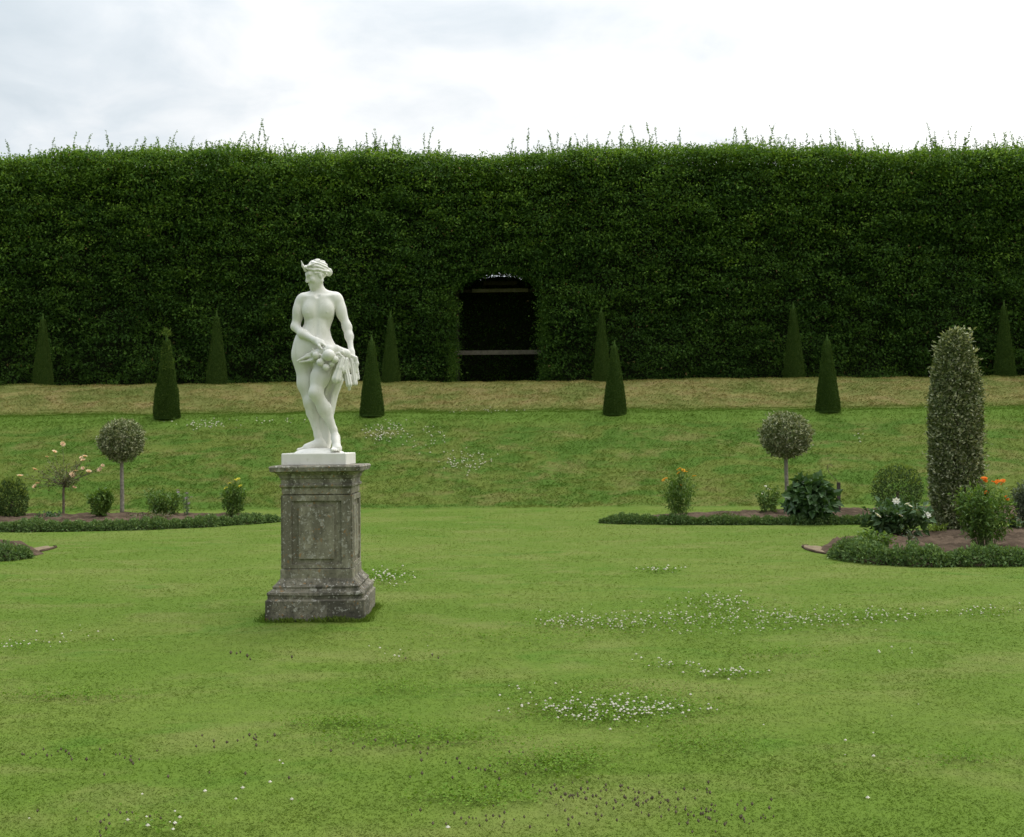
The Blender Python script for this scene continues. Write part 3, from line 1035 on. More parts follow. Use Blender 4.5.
def standard_ball(px, ybase, yb, yt, wpx, label, ntot=7500):
    b = G(px, ybase + 2.5)
    d = b[1]
    s = d / F
    zt = (AV(px, yt, d * CA + b[0] * SA))[2]
    zb = (AV(px, yb, d * CA + b[0] * SA))[2]
    r_ = (zt - zb) / 2
    rx = wpx * s / 2
    o = empty('lollipop_tree', b, label, 'tree', 'ball clipped variegated standards')
    zc = (zt + zb) / 2
    arr = shell_leaves(ntot, rx, rx, r_, (0, 0, zc), .060, .55, M_VAR, 'crown', .60, 1.05, .10)
    ks = 60
    d_ = sphere_dirs(ks)
    d_[:, 2] = d_[:, 2] * .8 + .2
    cs = np.repeat(nrm(d_) * np.array((rx, rx, r_)) * (1 + .07 * rng.random((ks, 1))) + np.array((0, 0, zc)), 8, 0) + rng.normal(size=(ks * 8, 3)) * .03
    a2 = leaf_arrays(cs, np.repeat(d_, 8, 0) + rng.normal(size=cs.shape) * .7, rng.normal(size=cs.shape), .045 + .035 * rng.random(len(cs)), .028, rng.beta(2.4, 2, len(cs)))
    arr = join([arr, a2])
    part('crown', np_mesh('ball_crown', *arr[:2], M_VAR, tone=arr[2]), o)
    path = [(0, 0, -.05), (.008, 0, zb * .4), (-.008, .005, zb * .8), (0, 0, zc)]
    tr = tube_arrays(catmull(path, 10), np.linspace(.048, .036, 10), 8)
    part('trunk', np_mesh('trunk', tr[0], tr[1], M_PALEBARK, smooth=True), o)
    return o


standard_ball(122, 512.5, 460.5, 420.5, 41, 'variegated lollipop tree in the far left bed beside the peach rose')
standard_ball(787, 512, 457, 413.5, 48, 'variegated lollipop tree in the far right bed above the dark leafy bush')


def dome(px, ybase, ytop, wpx, label, mat, grp=None, n=4200, L=.05):
    b = G(px, ybase + 2.5)
    s = b[1] / F
    h = (ybase - ytop) * s
    rx = wpx * s / 2
    o = empty('clipped_dome', b, label, 'shrub', grp)
    arr = shell_leaves(n, rx, rx, h * .54, (0, 0, h * .47), L, .55, mat, 'foliage', .62, 1.03, .06, floor=0)
    k = 420
    d = sphere_dirs(k)
    d[:, 2] = np.abs(d[:, 2]) * 1.4 + .2
    d = nrm(d)
    P = d * np.array((rx, rx, h * .54)) * 1.02 + np.array((0, 0, h * .47))
    a2 = leaf_arrays(P, d + np.array((0, 0, .5)) + rng.normal(size=(k, 3)) * .4, rng.normal(size=(k, 3)), .06, .03, .8 + .2 * rng.random(k))
    arr = join([arr, a2])
    part('foliage', np_mesh('dome_foliage', *arr[:2], mat, tone=arr[2]), o)
    tr = tube_arrays([(0, 0, -.05), (0, 0, h * .2), (0, 0, h * .45)], [.04, .035, .03], 6)
    part('trunk', np_mesh('trunk', tr[0], tr[1], M_BARK), o)
    return o


dome(12, 518, 476, 29, 'dark clipped dome at the left edge beside the small rose tree', M_BOX)
dome(898, 509, 463, 47, 'rounded clipped box dome with pale new tips behind the white flowers', M_BOX)


def flower_me(name, rad, mat, petals=8, cup=.25, layers=2, tone=None):
    arr = []
    for l in range(layers):
        rr = rad * (1 - .35 * l)
        th = np.arange(petals) / petals * 2 * np.pi + l * .4 + rng.normal(size=petals) * .08
        D = np.stack([np.cos(th), np.sin(th), np.full(petals, cup * (1 + l))], 1)
        P = np.tile(np.array((0, 0, .002 + .006 * l)), (petals, 1))
        N = np.tile(np.array((0, 0, 1.)), (petals, 1))
        arr.append(leaf_arrays(P, D, N, rr, rr * .8, rng.random(petals)))
    V, Fq, T = join(arr)
    return np_mesh(name, V, Fq, mat, tone=T)


def add_flowers(o, pts, me, tiltmax=.9, scale=(.8, 1.2)):
    for p in pts:
        f = part('flower', me, o)
        f.location = [float(c) for c in p]
        f.rotation_euler = (random.uniform(-.2, tiltmax), random.uniform(-.5, .5), random.uniform(-.8, .8))
        s = random.uniform(*scale)
        f.scale = (s, s, s)


def stems(pairs, r=.006, sides=5):
    out = []
    for a, b in pairs:
        a, b = np.array(a, float), np.array(b, float)
        m = (a + b) / 2 + rng.normal(size=3) * .03 * np.linalg.norm(b - a)
        out.append(tube_arrays(catmull([a, m, b], 5), np.linspace(r, r * .5, 5), sides))
    return join(out)


def bush(name, px, ybase, ytop, wpx, label, cat, mat, n, L, asp=.5, nst=14, flowers=None, grp=None, full=.25, smat=None, taper=.75, up=.5):
    """loose plant of several upright stems clothed in leaves"""
    b = G(px, ybase + 2.5)
    s = b[1] / F
    h = (ybase - ytop) * s
    rx = wpx * s / 2
    o = empty(name, b, label, cat, grp)
    ang = rng.random(nst) * 2 * np.pi
    rad = np.sqrt(rng.random(nst)) * rx * taper
    tops = np.stack([np.cos(ang) * rad, np.sin(ang) * rad, h * (1 - .35 * (rad / rx) ** 2) * (.78 + .22 * rng.random(nst))], 1)
    tops[0] = (0, 0, h)
    bases = tops * np.array((.25, .25, 0)) + np.array((0, 0, -.03))
    st = stems(zip(bases, tops), .007)
    part('stems', np_mesh('stems', st[0], st[1], smat or M_STEM), o)
    k = rng.integers(0, nst, n)
    t = full * .35 + (1 - full * .35) * rng.random(n) ** .75
    P = bases[k] * (1 - t)[:, None] + tops[k] * t[:, None]
    D = rng.normal(size=(n, 3)) + np.array((0, 0, up)) + P * np.array((1, 1, 0)) / max(rx, .01) * .8
    P = P + nrm(rng.normal(size=(n, 3))) * (rx * .24) * rng.random((n, 1)) ** .5
    P[:, 2] = np.clip(P[:, 2], .02, h * 1.02)
    ls = L * (.6 + .8 * rng.random(n))
    arr = leaf_arrays(P, D, np.array((0, 0, 1.)) + rng.normal(size=(n, 3)) * .6, ls, ls * asp, rng.beta(2, 2, n))
    part('foliage', np_mesh('bush_foliage', *arr[:2], mat, tone=arr[2]), o)
    o['h'] = h
    o['w'] = rx
    return o, h, rx, s


def px_local(px, py, base_px, base_py, s):
    return ((px - base_px) * s, -.05 + .1 * random.random(), (base_py - py) * s)


# --- far left bed
ob, h, rx, s = bush('dark_shrub', 101, 520, 487, 33, 'dark green bushy shrub at the foot of the left lollipop tree', 'shrub', M_GREEN, 1500, .085, .55, 16, full=1)
ob, h, rx, s = bush('pale_leafy_plant', 163, 516, 487, 52, 'loose pale green plant in far left bed right of the lollipop tree', 'plant', M_GREEN, 1500, .075, .5, 24)
ob, h, rx, s = bush('lilac_flowered_plant', 187, 517, 488, 12, 'thin lilac tinged flower spikes in the far left bed', 'plant', M_GREYGREEN, 120, .05, .35, 5)
fm = flower_me('lilac_flower', .04, M_LILAC, 6)
add_flowers(ob, [px_local(x, y, 187, 517, s) for x, y in ((178, 490), (186, 496), (187, 491), (189, 501), (191, 495), (177, 488))], fm)
ob, h, rx, s = bush('yellow_flowered_bush', 234, 520, 479, 34, 'upright green bush with small yellow flowers at the tip of the far left bed', 'bush', M_GREEN, 1100, .075, .4, 14, full=.7)
fm = flower_me('yellow_flower', .05, M_YELLOW, 6)
add_flowers(ob, [px_local(x, y, 234, 520, s) for x, y in ((230, 481), (235, 478), (240, 484), (226, 486), (238, 477))], fm)
ob, h, rx, s = bush('low_green_plant', 50, 520, 511, 36, 'low green plant under the small peach rose tree', 'plant', M_DARKGREEN, 400, .06, .5, 12, full=1)
ob, h, rx, s = bush('reddish_groundcover_plant', 150, 521, 511, 60, 'low reddish brown plants behind the far left edging', 'plant', M_ROSELEAF, 420, .05, .5, 18, full=1)

# standard rose with peach blossoms
bx, by = 63, 515
b = G(bx, by + 2.5)
s = b[1] / F
o = empty('standard_rose', b, 'small standard rose tree with airy branches and peach blossoms at the left', 'rose')
tr = tube_arrays(catmull([(0, 0, -.04), (.02, 0, .25), (.0, 0, .55), (.02, 0, .72)], 8), np.linspace(.03, .022, 8), 6)
part('trunk', np_mesh('trunk', tr[0], tr[1], M_BARK, smooth=True), o)
blossoms = [(22, 474), (27, 468), (38, 484), (42, 455), (58, 442), (78, 459), (82, 456), (75, 472), (73, 474), (87, 466), (92, 470), (102, 464), (100, 468), (72, 486), (84, 455), (56, 450), (70, 470), (40, 481)]
br_pairs, pts = [], []
for (x, y) in blossoms:
    q = np.array(((x - bx) * s, random.uniform(-.4, .4), (by - y) * s))
    pts.append(q)
    br_pairs.append(((0.02, 0, .66 + random.uniform(0, .1)), q))
for k in range(26):
    a_ = random.random() * 6.28
    q = np.array((math.cos(a_) * random.uniform(.2, .6), math.sin(a_) * random.uniform(.2, .6), random.uniform(.7, 1.25)))
    br_pairs.append(((0.02, 0, .64 + random.uniform(0, .1)), q))
st = stems(br_pairs, .006, 4)
part('branches', np_mesh('rose_branches', st[0], st[1], M_BARK), o)
n = 620
k = rng.integers(0, len(br_pairs), n)
A0 = np.array([p[0] for p in br_pairs])[k]
B0 = np.array([p[1] for p in br_pairs])[k]
t = .25 + .72 * rng.random((n, 1))
P = A0 * (1 - t) + B0 * t + rng.normal(size=(n, 3)) * .045
ls = .035 + .03 * rng.random(n)
arr = leaf_arrays(P, rng.normal(size=(n, 3)), np.array((0, 0, 1.)) + rng.normal(size=(n, 3)) * .6, ls, ls * .6, rng.random(n))
part('foliage', np_mesh('rose_foliage', *arr[:2], M_ROSELEAF, tone=arr[2]), o)
fm = flower_me('rose_blossom', .065, M_PEACH, 8, .7, 3)
add_flowers(o, pts, fm, 1.2, (.8, 1.35))

# --- far right bed
ob, h, rx, s = bush('amber_flowered_bush', 680, 521, 470, 46, 'upright green bush topped with amber flowers at the left end of far right bed', 'bush', M_GREEN, 1700, .07, .3, 18, full=.8)
fm = flower_me('amber_flower', .052, M_AMBER, 9, .15)
add_flowers(ob, [px_local(x, y, 680, 521, s) for x, y in ((680, 467), (686, 469.5), (695, 474), (664, 477.5), (681, 482.5), (679, 470.5), (684, 468), (666, 476))], fm)
ob, h, rx, s = bush('small_pale_flowered_plant', 769, 516, 484, 32, 'small loose plant with a few whitish flowers left of the dark leafy bush', 'plant', M_GREEN, 650, .07, .45, 14, full=.8)
fm = flower_me('whitish_flower', .04, M_WHITE, 6)
add_flowers(ob, [px_local(x, y, 769, 516, s) for x, y in ((766, 484), (778, 491), (763, 492), (770, 487))], fm)
b = G(811, 521 + 2.5)
s = b[1] / F
o = empty('dark_leafy_bush', b, 'low rounded bush of big dark glossy leaves under the right lollipop tree', 'bush')
arr = shell_leaves(950, .40, .40, .41, (0, 0, .42), .17, .7, M_DARKGREEN, 'f', .45, 1.05, .15, floor=0, outw=.7, up=-.25, jit=.45)
part('foliage', np_mesh('leafy_foliage', *arr[:2], M_DARKGREEN, tone=arr[2]), o)
st = stems([((0, 0, -.04), (math.cos(a) * .2, math.sin(a) * .2, .4)) for a in np.arange(0, 6.2, .9)], .009)
part('stems', np_mesh('stems', st[0], st[1], M_STEM), o)
fm = flower_me('white_flower', .04, M_WHITE, 5)
add_flowers(o, [((803 - 811) * s, -.1, (521 - 479) * s), ((808 - 811) * s, -.12, (521 - 482) * s)], fm)
b = G(839, 513 + 2.5)
s = b[1] / F
o = empty('wooden_stake', b, 'short dark wooden stake with a curl of wire in the far right bed', 'stake')
hs = (513 - 480) * s
sv = box_arrays((-.03, -.03, -.1), (.03, .03, hs))
part('post', np_mesh('stake_post', sv[0], sv[1], M_DARKWOOD), o)
wv = tube_arrays(catmull([(0, -.033, hs * .97), (-.10, -.04, hs * 1.15), (-.22, 0, hs * 1.35), (-.20, .05, hs * 1.6), (-.1, .05, hs * 1.5)], 14), .005, 5)
part('wire', np_mesh('stake_wire', wv[0], wv[1], M_BARK), o)
ob, h, rx, s = bush('low_bushy_plant', 722, 520, 512, 46, 'low reddish plants behind the far right edging', 'plant', M_ROSELEAF, 350, .05, .5, 14, full=1)

# --- near right bed
b = G(958, 531 + 2.5)
s = b[1] / F
hh = (531 - 331) * s
rx = 22.4 * s
o = empty('variegated_column', b, 'tall clipped column of cream edged variegated holly in the near right bed', 'shrub')
n = 34000
t = rng.random(n)
th = rng.random(n) * 2 * np.pi
prof = np.interp(t, [0, .05, .25, .45, .65, .82, .92, .97, 1.0], [.76, .92, 1.03, 1.05, 1.0, .85, .62, .42, .08]) * rx
p = np.stack([np.cos(th) * .5, np.sin(th) * .5, t * hh], 1)
rr = prof * (1 + (fbm(p, 2.2, 3) - .5) * .34) * (.66 + .39 * rng.random(n) ** .5)
P = np.stack([np.cos(th) * rr, np.sin(th) * rr, .03 + t * hh], 1)
O = np.stack([np.cos(th), np.sin(th), .3 + t ** 4], 1)
D = O * .6 + rng.normal(size=(n, 3)) * .6 + np.array((0, 0, .2))
ls = .040 + .038 * rng.random(n)
arr = leaf_arrays(P, D, O + rng.normal(size=(n, 3)) * .7 + np.array((0, 0, .35)), ls, ls * .55, rng.beta(2, 2.1, n))
ks = 170
ts = rng.random(ks) ** .8
hs_ = rng.random(ks) * 6.283
ps = np.interp(ts, [0, .05, .25, .45, .65, .82, .92, .97, 1.0], [.76, .92, 1.03, 1.05, 1.0, .85, .62, .42, .08]) * rx * (1.0 + .10 * rng.random(ks))
cs = np.stack([np.cos(hs_) * ps, np.sin(hs_) * ps, .05 + ts * hh], 1)
cs = np.repeat(cs, 9, 0) + rng.normal(size=(ks * 9, 3)) * .035
os_ = np.repeat(np.stack([np.cos(hs_), np.sin(hs_), np.full(ks, .5)], 1), 9, 0)
a2 = leaf_arrays(cs, os_ + rng.normal(size=cs.shape) * .7, rng.normal(size=cs.shape), .05 + .04 * rng.random(len(cs)), .03, rng.beta(2.4, 2, len(cs)))
arr = join([arr, a2])
part('foliage', np_mesh('column_foliage', *arr[:2], M_VAR, tone=arr[2]), o)
tr = tube_arrays([(0, 0, -.05), (0, 0, 1.0), (0, 0, hh * .85)], [.07, .06, .02], 8)
part('trunk', np_mesh('trunk', tr[0], tr[1], M_BARK), o)
k = 90
P = np.stack([rng.normal(size=k) * .10 + .08, rng.normal(size=k) * .08, hh * (.96 + .06 * rng.random(k))], 1)
arr = leaf_arrays(P, rng.normal(size=(k, 3)) * .7 + np.array((0, 0, .8)), rng.normal(size=(k, 3)), .09, .045, .3 + .7 * rng.random(k))
part('top_growth', np_mesh('column_top_growth', *arr[:2], M_VAR, tone=arr[2]), o)

ob, h, rx, s = bush('orange_flowered_bush', 986, 551, 479, 70, 'tall loose green bush with orange flowers in front of the variegated column', 'bush', M_GREEN, 2600, .075, .35, 26, full=.8)
fm = flower_me('orange_flower', .044, M_ORANGE, 10, .1)
add_flowers(ob, [px_local(x, y, 985, 551, s) for x, y in ((984, 478), (993, 480), (997, 480), (1002, 479), (1000, 481), (986, 490), (1006, 496), (983, 476))], fm, 1.2, (.9, 1.3))

ob, h, rx, s = bush('white_flowered_bush', 899, 538, 502, 84, 'broad dark leaved bush with large white blooms at the near right bed', 'bush', M_DARKGREEN, 1300, .115, .62, 22, full=1)
fm = flower_me('white_bloom', .068, M_WHITE, 7, .45, 2)
add_flowers(ob, [px_local(x, y, 900, 538, s)[:1] + (-.3, px_local(x, y, 900, 538, s)[2]) for x, y in ((891, 498), (902, 501), (904, 503), (883, 513), (909, 507), (921, 512), (894, 512), (872, 512))], fm, 1.3, (.7, 1.25))
ob, h, rx, s = bush('bright_green_plant', 874, 552, 529, 54, 'low bright green plant at the corner of the near right bed', 'plant', M_GREEN, 800, .06, .5, 18, full=1)
ob, h, rx, s = bush('grey_leaved_plant', 911, 552, 527, 24, 'small upright grey leaved plant on the bare soil of the near right bed', 'plant', M_GREYGREEN, 46, .11, .28, 5, up=.2)
ob, h, rx, s = bush('grey_green_shrub', 1026, 528, 478, 34, 'grey green shrub cut by the right edge behind the orange flowers', 'shrub', M_GREYGREEN, 1100, .07, .35, 20, full=.9)
ob, h, rx, s = bush('red_flowered_plant', 1014, 532, 514, 18, 'small plant with one dark red bloom right of the orange flowered bush', 'plant', M_DARKGREEN, 220, .07, .5, 8, full=.9)
fm = flower_me('red_bloom', .05, M_RED, 8, .4)
add_flowers(ob, [px_local(1012, 515, 1014, 532, s), px_local(1010, 517, 1014, 532, s)], fm)
ob, h, rx, s = bush('fresh_green_plant', 935, 533, 523, 34, 'low fresh green plant at the foot of the variegated column', 'plant', M_LIME, 280, .06, .4, 12, full=1)


# low clipped edging round the beds
def edging(pts, wid, hgt, label, dens=3600, mat=M_EDGING, sparse=1.0):
    path = catmull(pts, 160)
    seg = np.linalg.norm(np.diff(path, axis=0), axis=1)
    L = seg.sum()
    n = int(L * dens * sparse)
    d = np.concatenate([[0], np.cumsum(seg)])
    t = rng.random(n) * L
    c = np.stack([np.interp(t, d, path[:, k]) for k in (0, 1)], 1)
    tan = np.stack([np.interp(t, d, np.gradient(path[:, k], d)) for k in (0, 1)], 1)
    nr = np.stack([-tan[:, 1], tan[:, 0]], 1)
    th = np.pi * rng.random(n)
    cl = fbm(np.stack([t, t * 0, t * 0], 1), 2.8, 6, 2)
    cl2 = (.40 + 1.05 * cl) * (.72 + .42 * np.abs(np.sin(np.pi * (t / .24 + 1.2 * cl))))
    rr = (.5 + .55 * rng.random(n) ** .6) * cl2 * np.sqrt(np.clip(np.minimum(t, L - t) / .35, .05, 1))
    P = np.concatenate([c + nr * (np.cos(th) * rr * wid / 2)[:, None], (np.sin(th) * rr * hgt + .012)[:, None]], 1)
    P += rng.normal(size=P.shape) * .012
    P[:, 2] = np.abs(P[:, 2])
    O = np.concatenate([nr * np.cos(th)[:, None], np.sin(th)[:, None]], 1)
    ls = .030 + .032 * rng.random(n)
    arr = leaf_arrays(P, O + rng.normal(size=(n, 3)) * .7, O + rng.normal(size=(n, 3)) * .6, ls, ls * .5, rng.beta(2, 2.4, n))
    o = part('box_edging', np_mesh('box_edging', *arr[:2], mat, tone=arr[2]))
    return tag(o, label, 'edging', 'low clipped edging round the flower beds')


def front_of(fr, bk, a, b, inset):
    n_ = len(fr)
    i0, i1 = int(a * (n_ - 1)), int(b * (n_ - 1))
    dd = bk - fr
    dd = dd / np.maximum(np.linalg.norm(dd, axis=1, keepdims=True), .3)
    return (fr + dd * inset)[i0:i1 + 1]


edging(front_of(bl_f, bl_b, .1, 1, .10), .36, .165, 'long low dark edging along the front of the far left bed')
edging(front_of(br_f, br_b, 0, .55, .10), .32, .135, 'long low dark edging along the front of the far right bed')
edging(front_of(rf_f, rf_b, .095, .8, .12), .42, .215, 'low clumpy edging along the front of the near right bed')
edging(front_of(lf_f, lf_b, .3, .94, .12), .42, .215, 'low clumpy edging of the near left bed at the left margin')

# ------------------------------------------------------------------ pedestal
ped = empty('stone_pedestal', (PED[0], PED[1], 0), 'square weathered grey stone pedestal with panelled sides and lichen', 'pedestal', rz=R(1.0))


def square_lathe(profile):
    """profile: list of (half width, z); square cross section rings, bevelled corners"""
    V, Fq = [], []
    m = 12
    for hw, z in profile:
        c = min(.008, hw * .1)
        ring = [(-hw + c, -hw), (0, -hw), (hw - c, -hw), (hw, -hw + c), (hw, 0), (hw, hw - c), (hw - c, hw), (0, hw), (-hw + c, hw), (-hw, hw - c), (-hw, 0), (-hw, -hw + c)]
        V += [(x, y, z) for x, y in ring]
    for i in range(len(profile) - 1):
        for j in range(m):
            a_, b_ = i * m + j, i * m + (j + 1) % m
            Fq.append((a_, b_, b_ + m, a_ + m))
    V = np.array(V, float)
    for base, flip in ((0, True), ((len(profile) - 1) * m, False)):
        z = V[base][2]
        k = len(V)
        V = np.concatenate([V, [[0, 0, z]]])
        for j in range(0, m, 2):
            q = (k, base + j, base + (j + 1) % m, base + (j + 2) % m)
            Fq.append(q[::-1] if flip else q)
    return V, np.array(Fq)


def worn(V, amp, s, seed):
    V = V.copy()
    n1 = np.stack([vnoise(V, s, seed + k) - .5 for k in range(3)], 1)
    return V + n1 * amp


def dense(profile, step=.03):
    out = [profile[0]]
    for a_, b_ in zip(profile[:-1], profile[1:]):
        k = max(1, int(math.hypot(b_[0] - a_[0], b_[1] - a_[1]) / step))
        for i in range(1, k + 1):
            out.append((a_[0] + (b_[0] - a_[0]) * i / k, a_[1] + (b_[1] - a_[1]) * i / k))
    return out


V, Fq = square_lathe(dense([(.432, -.06), (.44, .0), (.445, .185), (.425, .20), (.425, .225), (.432, .235), (.428, .255), (.40, .265), (.385, .285), (.388, .305), (.37, .318), (.352, .335), (.338, .355), (.328, .372)]))
part('base_moulding', np_mesh('pedestal_base', worn(V, .012, 14, 1), Fq, M_STONE_BASE), ped)
V, Fq = square_lathe(dense([(.326, .370), (.326, .45), (.300, .458), (.300, 1.12), (.314, 1.128), (.314, 1.188)]))
part('die', np_mesh('pedestal_die', worn(V, .003, 9, 2), Fq, M_STONE), ped)
V, Fq = square_lathe(dense([(.318, 1.186), (.331, 1.195), (.333, 1.212), (.319, 1.221), (.319, 1.264), (.329, 1.273), (.335, 1.296), (.352, 1.312), (.362, 1.322), (.402, 1.334), (.412, 1.372), (.400, 1.385), (.30, 1.388)], .04))
part('cornice', np_mesh('pedestal_cornice', worn(V, .007, 12, 3), Fq, M_STONE_CAP), ped)
for k in range(4):                 # raised frame and tablet on each side of the die
    rot = Matrix.Rotation(k * math.pi / 2, 4, 'Z')
    fr = []
    hw, z0, z1, y0, y1 = .300, .46, 1.117, -.322, -.302
    fr += [box_arrays((-hw - .004, y0, z0), (-hw + .075, y1, z1)), box_arrays((hw - .075, y0, z0), (hw + .004, y1, z1)),
           box_arrays((-hw + .075, y0, z1 - .05), (hw - .075, y1, z1)), box_arrays((-hw + .075, y0, z0), (hw - .075, y1, z0 + .035))]
    V, Fq, T = join(fr)
    f = part('panel_frame', np_mesh('panel_frame', V, Fq, M_STONE), ped)
    f.matrix_local = rot
    V, Fq, T = box_arrays((-.160, -.319, z0 + .085), (.160, -.301, z1 - .10))
    p_ = part('tablet', np_mesh('tablet', V, Fq, M_STONE), ped)
    p_.matrix_local = rot


# ------------------------------------------------------------------ statue, sculpted as a distance field
class Field:
    def __init__(s, lo, hi, h):
        s.lo = np.array(lo, float)
        s.h = h
        s.n = np.ceil((np.array(hi) - s.lo) / h).astype(int) + 1
        s.a = np.full(s.n, .3, np.float32)

    def region(s, lo, hi):
        i0 = np.clip(np.floor((np.array(lo) - s.lo) / s.h).astype(int), 0, s.n - 1)
        i1 = np.clip(np.ceil((np.array(hi) - s.lo) / s.h).astype(int) + 1, 1, s.n)
        g = [s.lo[k] + s.h * np.arange(i0[k], i1[k]) for k in range(3)]
        return tuple(slice(i0[k], i1[k]) for k in range(3)), np.meshgrid(*g, indexing='ij')

    def put(s, fn, lo, hi, k=.02, sub=False):
        pad = k + .03
        sl, (x, y, z) = s.region(np.array(lo) - pad, np.array(hi) + pad)
        if x.size == 0:
            return
        d = fn(np.stack([x, y, z], -1)).astype(np.float32)
        a = s.a[sl]
        if sub:
            hh = np.maximum(k - np.abs(a + d), 0) / max(k, 1e-6)
            s.a[sl] = np.maximum(a, -d) + hh * hh * k * .25
        else:
            hh = np.maximum(k - np.abs(a - d), 0) / max(k, 1e-6)
            s.a[sl] = np.minimum(a, d) - hh * hh * k * .25

    def cone(s, a, b, ra, rb, k=.02, sub=False):
        a, b = np.array(a, float), np.array(b, float)
        ab = b - a
        L2 = ab @ ab

        def fn(p):
            t = np.clip(((p - a) @ ab) / L2, 0, 1)
            return np.linalg.norm(p - (a + t[..., None] * ab), axis=-1) - (ra + (rb - ra) * t)
        m = max(ra, rb)
        s.put(fn, np.minimum(a, b) - m, np.maximum(a, b) + m, k, sub)

    def ell(s, c, r, k=.02, rot=None, sub=False):
        c, r = np.array(c, float), np.array(r, float)
        Rm = np.eye(3) if rot is None else np.array(rot)

        def fn(p):
            q = (p - c) @ Rm
            k0 = np.linalg.norm(q / r, axis=-1)
            k1 = np.linalg.norm(q / (r * r), axis=-1)
            return k0 * (k0 - 1) / np.maximum(k1, 1e-6)
        m = r.max()
        s.put(fn, c - m, c + m, k, sub)

    def mesh(s, name, mat):
        a = s.a
        ins = a < 0
        c = [ins[dx:a.shape[0] - 1 + dx, dy:a.shape[1] - 1 + dy, dz:a.shape[2] - 1 + dz] for dx in (0, 1) for dy in (0, 1) for dz in (0, 1)]
        cnt = sum(q.astype(np.int8) for q in c)
        act = (cnt > 0) & (cnt < 8)
        I = np.argwhere(act)
        idx = np.full(act.shape, -1, np.int32)
        idx[tuple(I.T)] = np.arange(len(I))
        cor = np.array([(dx, dy, dz) for dx in (0, 1) for dy in (0, 1) for dz in (0, 1)])
        val = np.stack([a[tuple((I + d).T)] for d in cor], 1)
        acc = np.zeros((len(I), 3))
        num = np.zeros(len(I))
        for e0 in range(8):
            for e1 in range(e0 + 1, 8):
                if np.abs(cor[e0] - cor[e1]).sum() != 1:
                    continue
                v0, v1 = val[:, e0], val[:, e1]
                m = (v0 < 0) != (v1 < 0)
                t = np.where(m, v0 / np.where(m, v0 - v1, 1), 0)
                acc += np.where(m[:, None], cor[e0] + t[:, None] * (cor[e1] - cor[e0]), 0)
                num += m
        V = s.lo + s.h * (I + acc / num[:, None])
        Q = []
        for ax in range(3):
            o1, o2 = [(1, 2), (2, 0), (0, 1)][ax]
            e = np.eye(3, dtype=int)
            lo = [slice(None)] * 3
            hi = [slice(None)] * 3
            lo[ax] = slice(0, -1)
            hi[ax] = slice(1, None)
            ch = ins[tuple(lo)] != ins[tuple(hi)]
            J = np.argwhere(ch)
            J = J[(J[:, o1] > 0) & (J[:, o2] > 0) & (J[:, o1] < act.shape[o1]) & (J[:, o2] < act.shape[o2]) & (J[:, ax] < act.shape[ax])]
            q = np.stack([idx[tuple((J - e[o1] - e[o2]).T)], idx[tuple((J - e[o2]).T)], idx[tuple(J.T)], idx[tuple((J - e[o1]).T)]], 1)
            fl = ~ins[tuple(J.T)]
            q[fl] = q[fl][:, ::-1]
            Q.append(q)
        Q = np.concatenate(Q)
        Q = Q[(Q >= 0).all(1)]
        # light smoothing
        for _ in range(2):
            sm = np.zeros_like(V)
            ct = np.zeros(len(V))
            for k in range(4):
                i_, j_ = Q[:, k], Q[:, (k + 1) % 4]
                np.add.at(sm, i_, V[j_])
                np.add.at(ct, i_, 1)
            V = V * .55 + sm / np.maximum(ct, 1)[:, None] * .45
        return np_mesh(name, V, Q, mat, smooth=True)


def S(Xp, Yp, y=0.0):              # enlarged-photo position -> statue metres
    return np.array(((Xp - 212) / 411.0, y, (768 - Yp) / 411.0))


VOX = .0045
f = Field((-.36, -.34, -.06), (.42, .24, 1.78), VOX)
# torso
f.ell(S(213, 262, .005), (.138, .098, .165), .02)
f.ell(S(203, 328, .005), (.113, .085, .15), .06)
f.ell(S(203, 368, .0), (.142, .095, .11), .07)
f.ell(S(196, 408, .012), (.182, .115, .115), .06)
f.ell(S(154, 415, .03), (.082, .10, .14), .08)
f.ell(S(238, 415, .015), (.105, .11, .12), .06)
f.ell(S(164, 420, .085), (.08, .07, .09), .05)
f.ell(S(232, 425, .075), (.085, .07, .09), .05)
f.ell(S(205, 392, -.07), (.085, .05, .08), .05)
f.ell(S(160, 372, .01), (.085, .09, .12), .08)
# shoulders, collar, neck
f.cone(S(158, 212, .01), S(272, 210, .01), .050, .050, .05)
f.ell(S(212, 222, .0), (.14, .08, .06), .05)
f.cone(S(213, 200, .025), S(209, 150, .012), .050, .043, .03)
f.cone(S(220, 186, .03), S(266, 206, .02), .034, .042, .06)
f.cone(S(207, 188, .03), S(164, 208, .02), .034, .042, .06)
f.cone(S(206, 209, -.060), S(160, 206, -.040), .012, .010, .035)
f.cone(S(220, 209, -.060), S(268, 204, -.040), .012, .010, .035)
f.ell(S(213, 203, -.075), (.012, .012, .014), .02, sub=True)
# breasts
f.ell(S(182, 258, -.060), (.062, .046, .066), .065)
f.ell(S(246, 256, -.060), (.062, .046, .066), .065)
f.ell(S(181, 268, -.104), (.008, .006, .008), .012)
f.ell(S(249, 266, -.104), (.008, .006, .008), .012)
f.ell(S(205, 356, -.094), (.008, .022, .013), .015, sub=True)
f.cone(S(172, 296, -.09), S(204, 286, -.115), .010, .008, .02, sub=True)
f.cone(S(212, 286, -.115), S(252, 298, -.09), .008, .010, .02, sub=True)
f.ell(S(190, 335, -.070), (.034, .020, .08), .05)
f.ell(S(225, 335, -.068), (.032, .020, .08), .05)
f.ell(S(206, 378, -.085), (.055, .03, .035), .03)
f.cone(S(213, 225, -.110), S(208, 345, -.110), .007, .006, .025, sub=True)
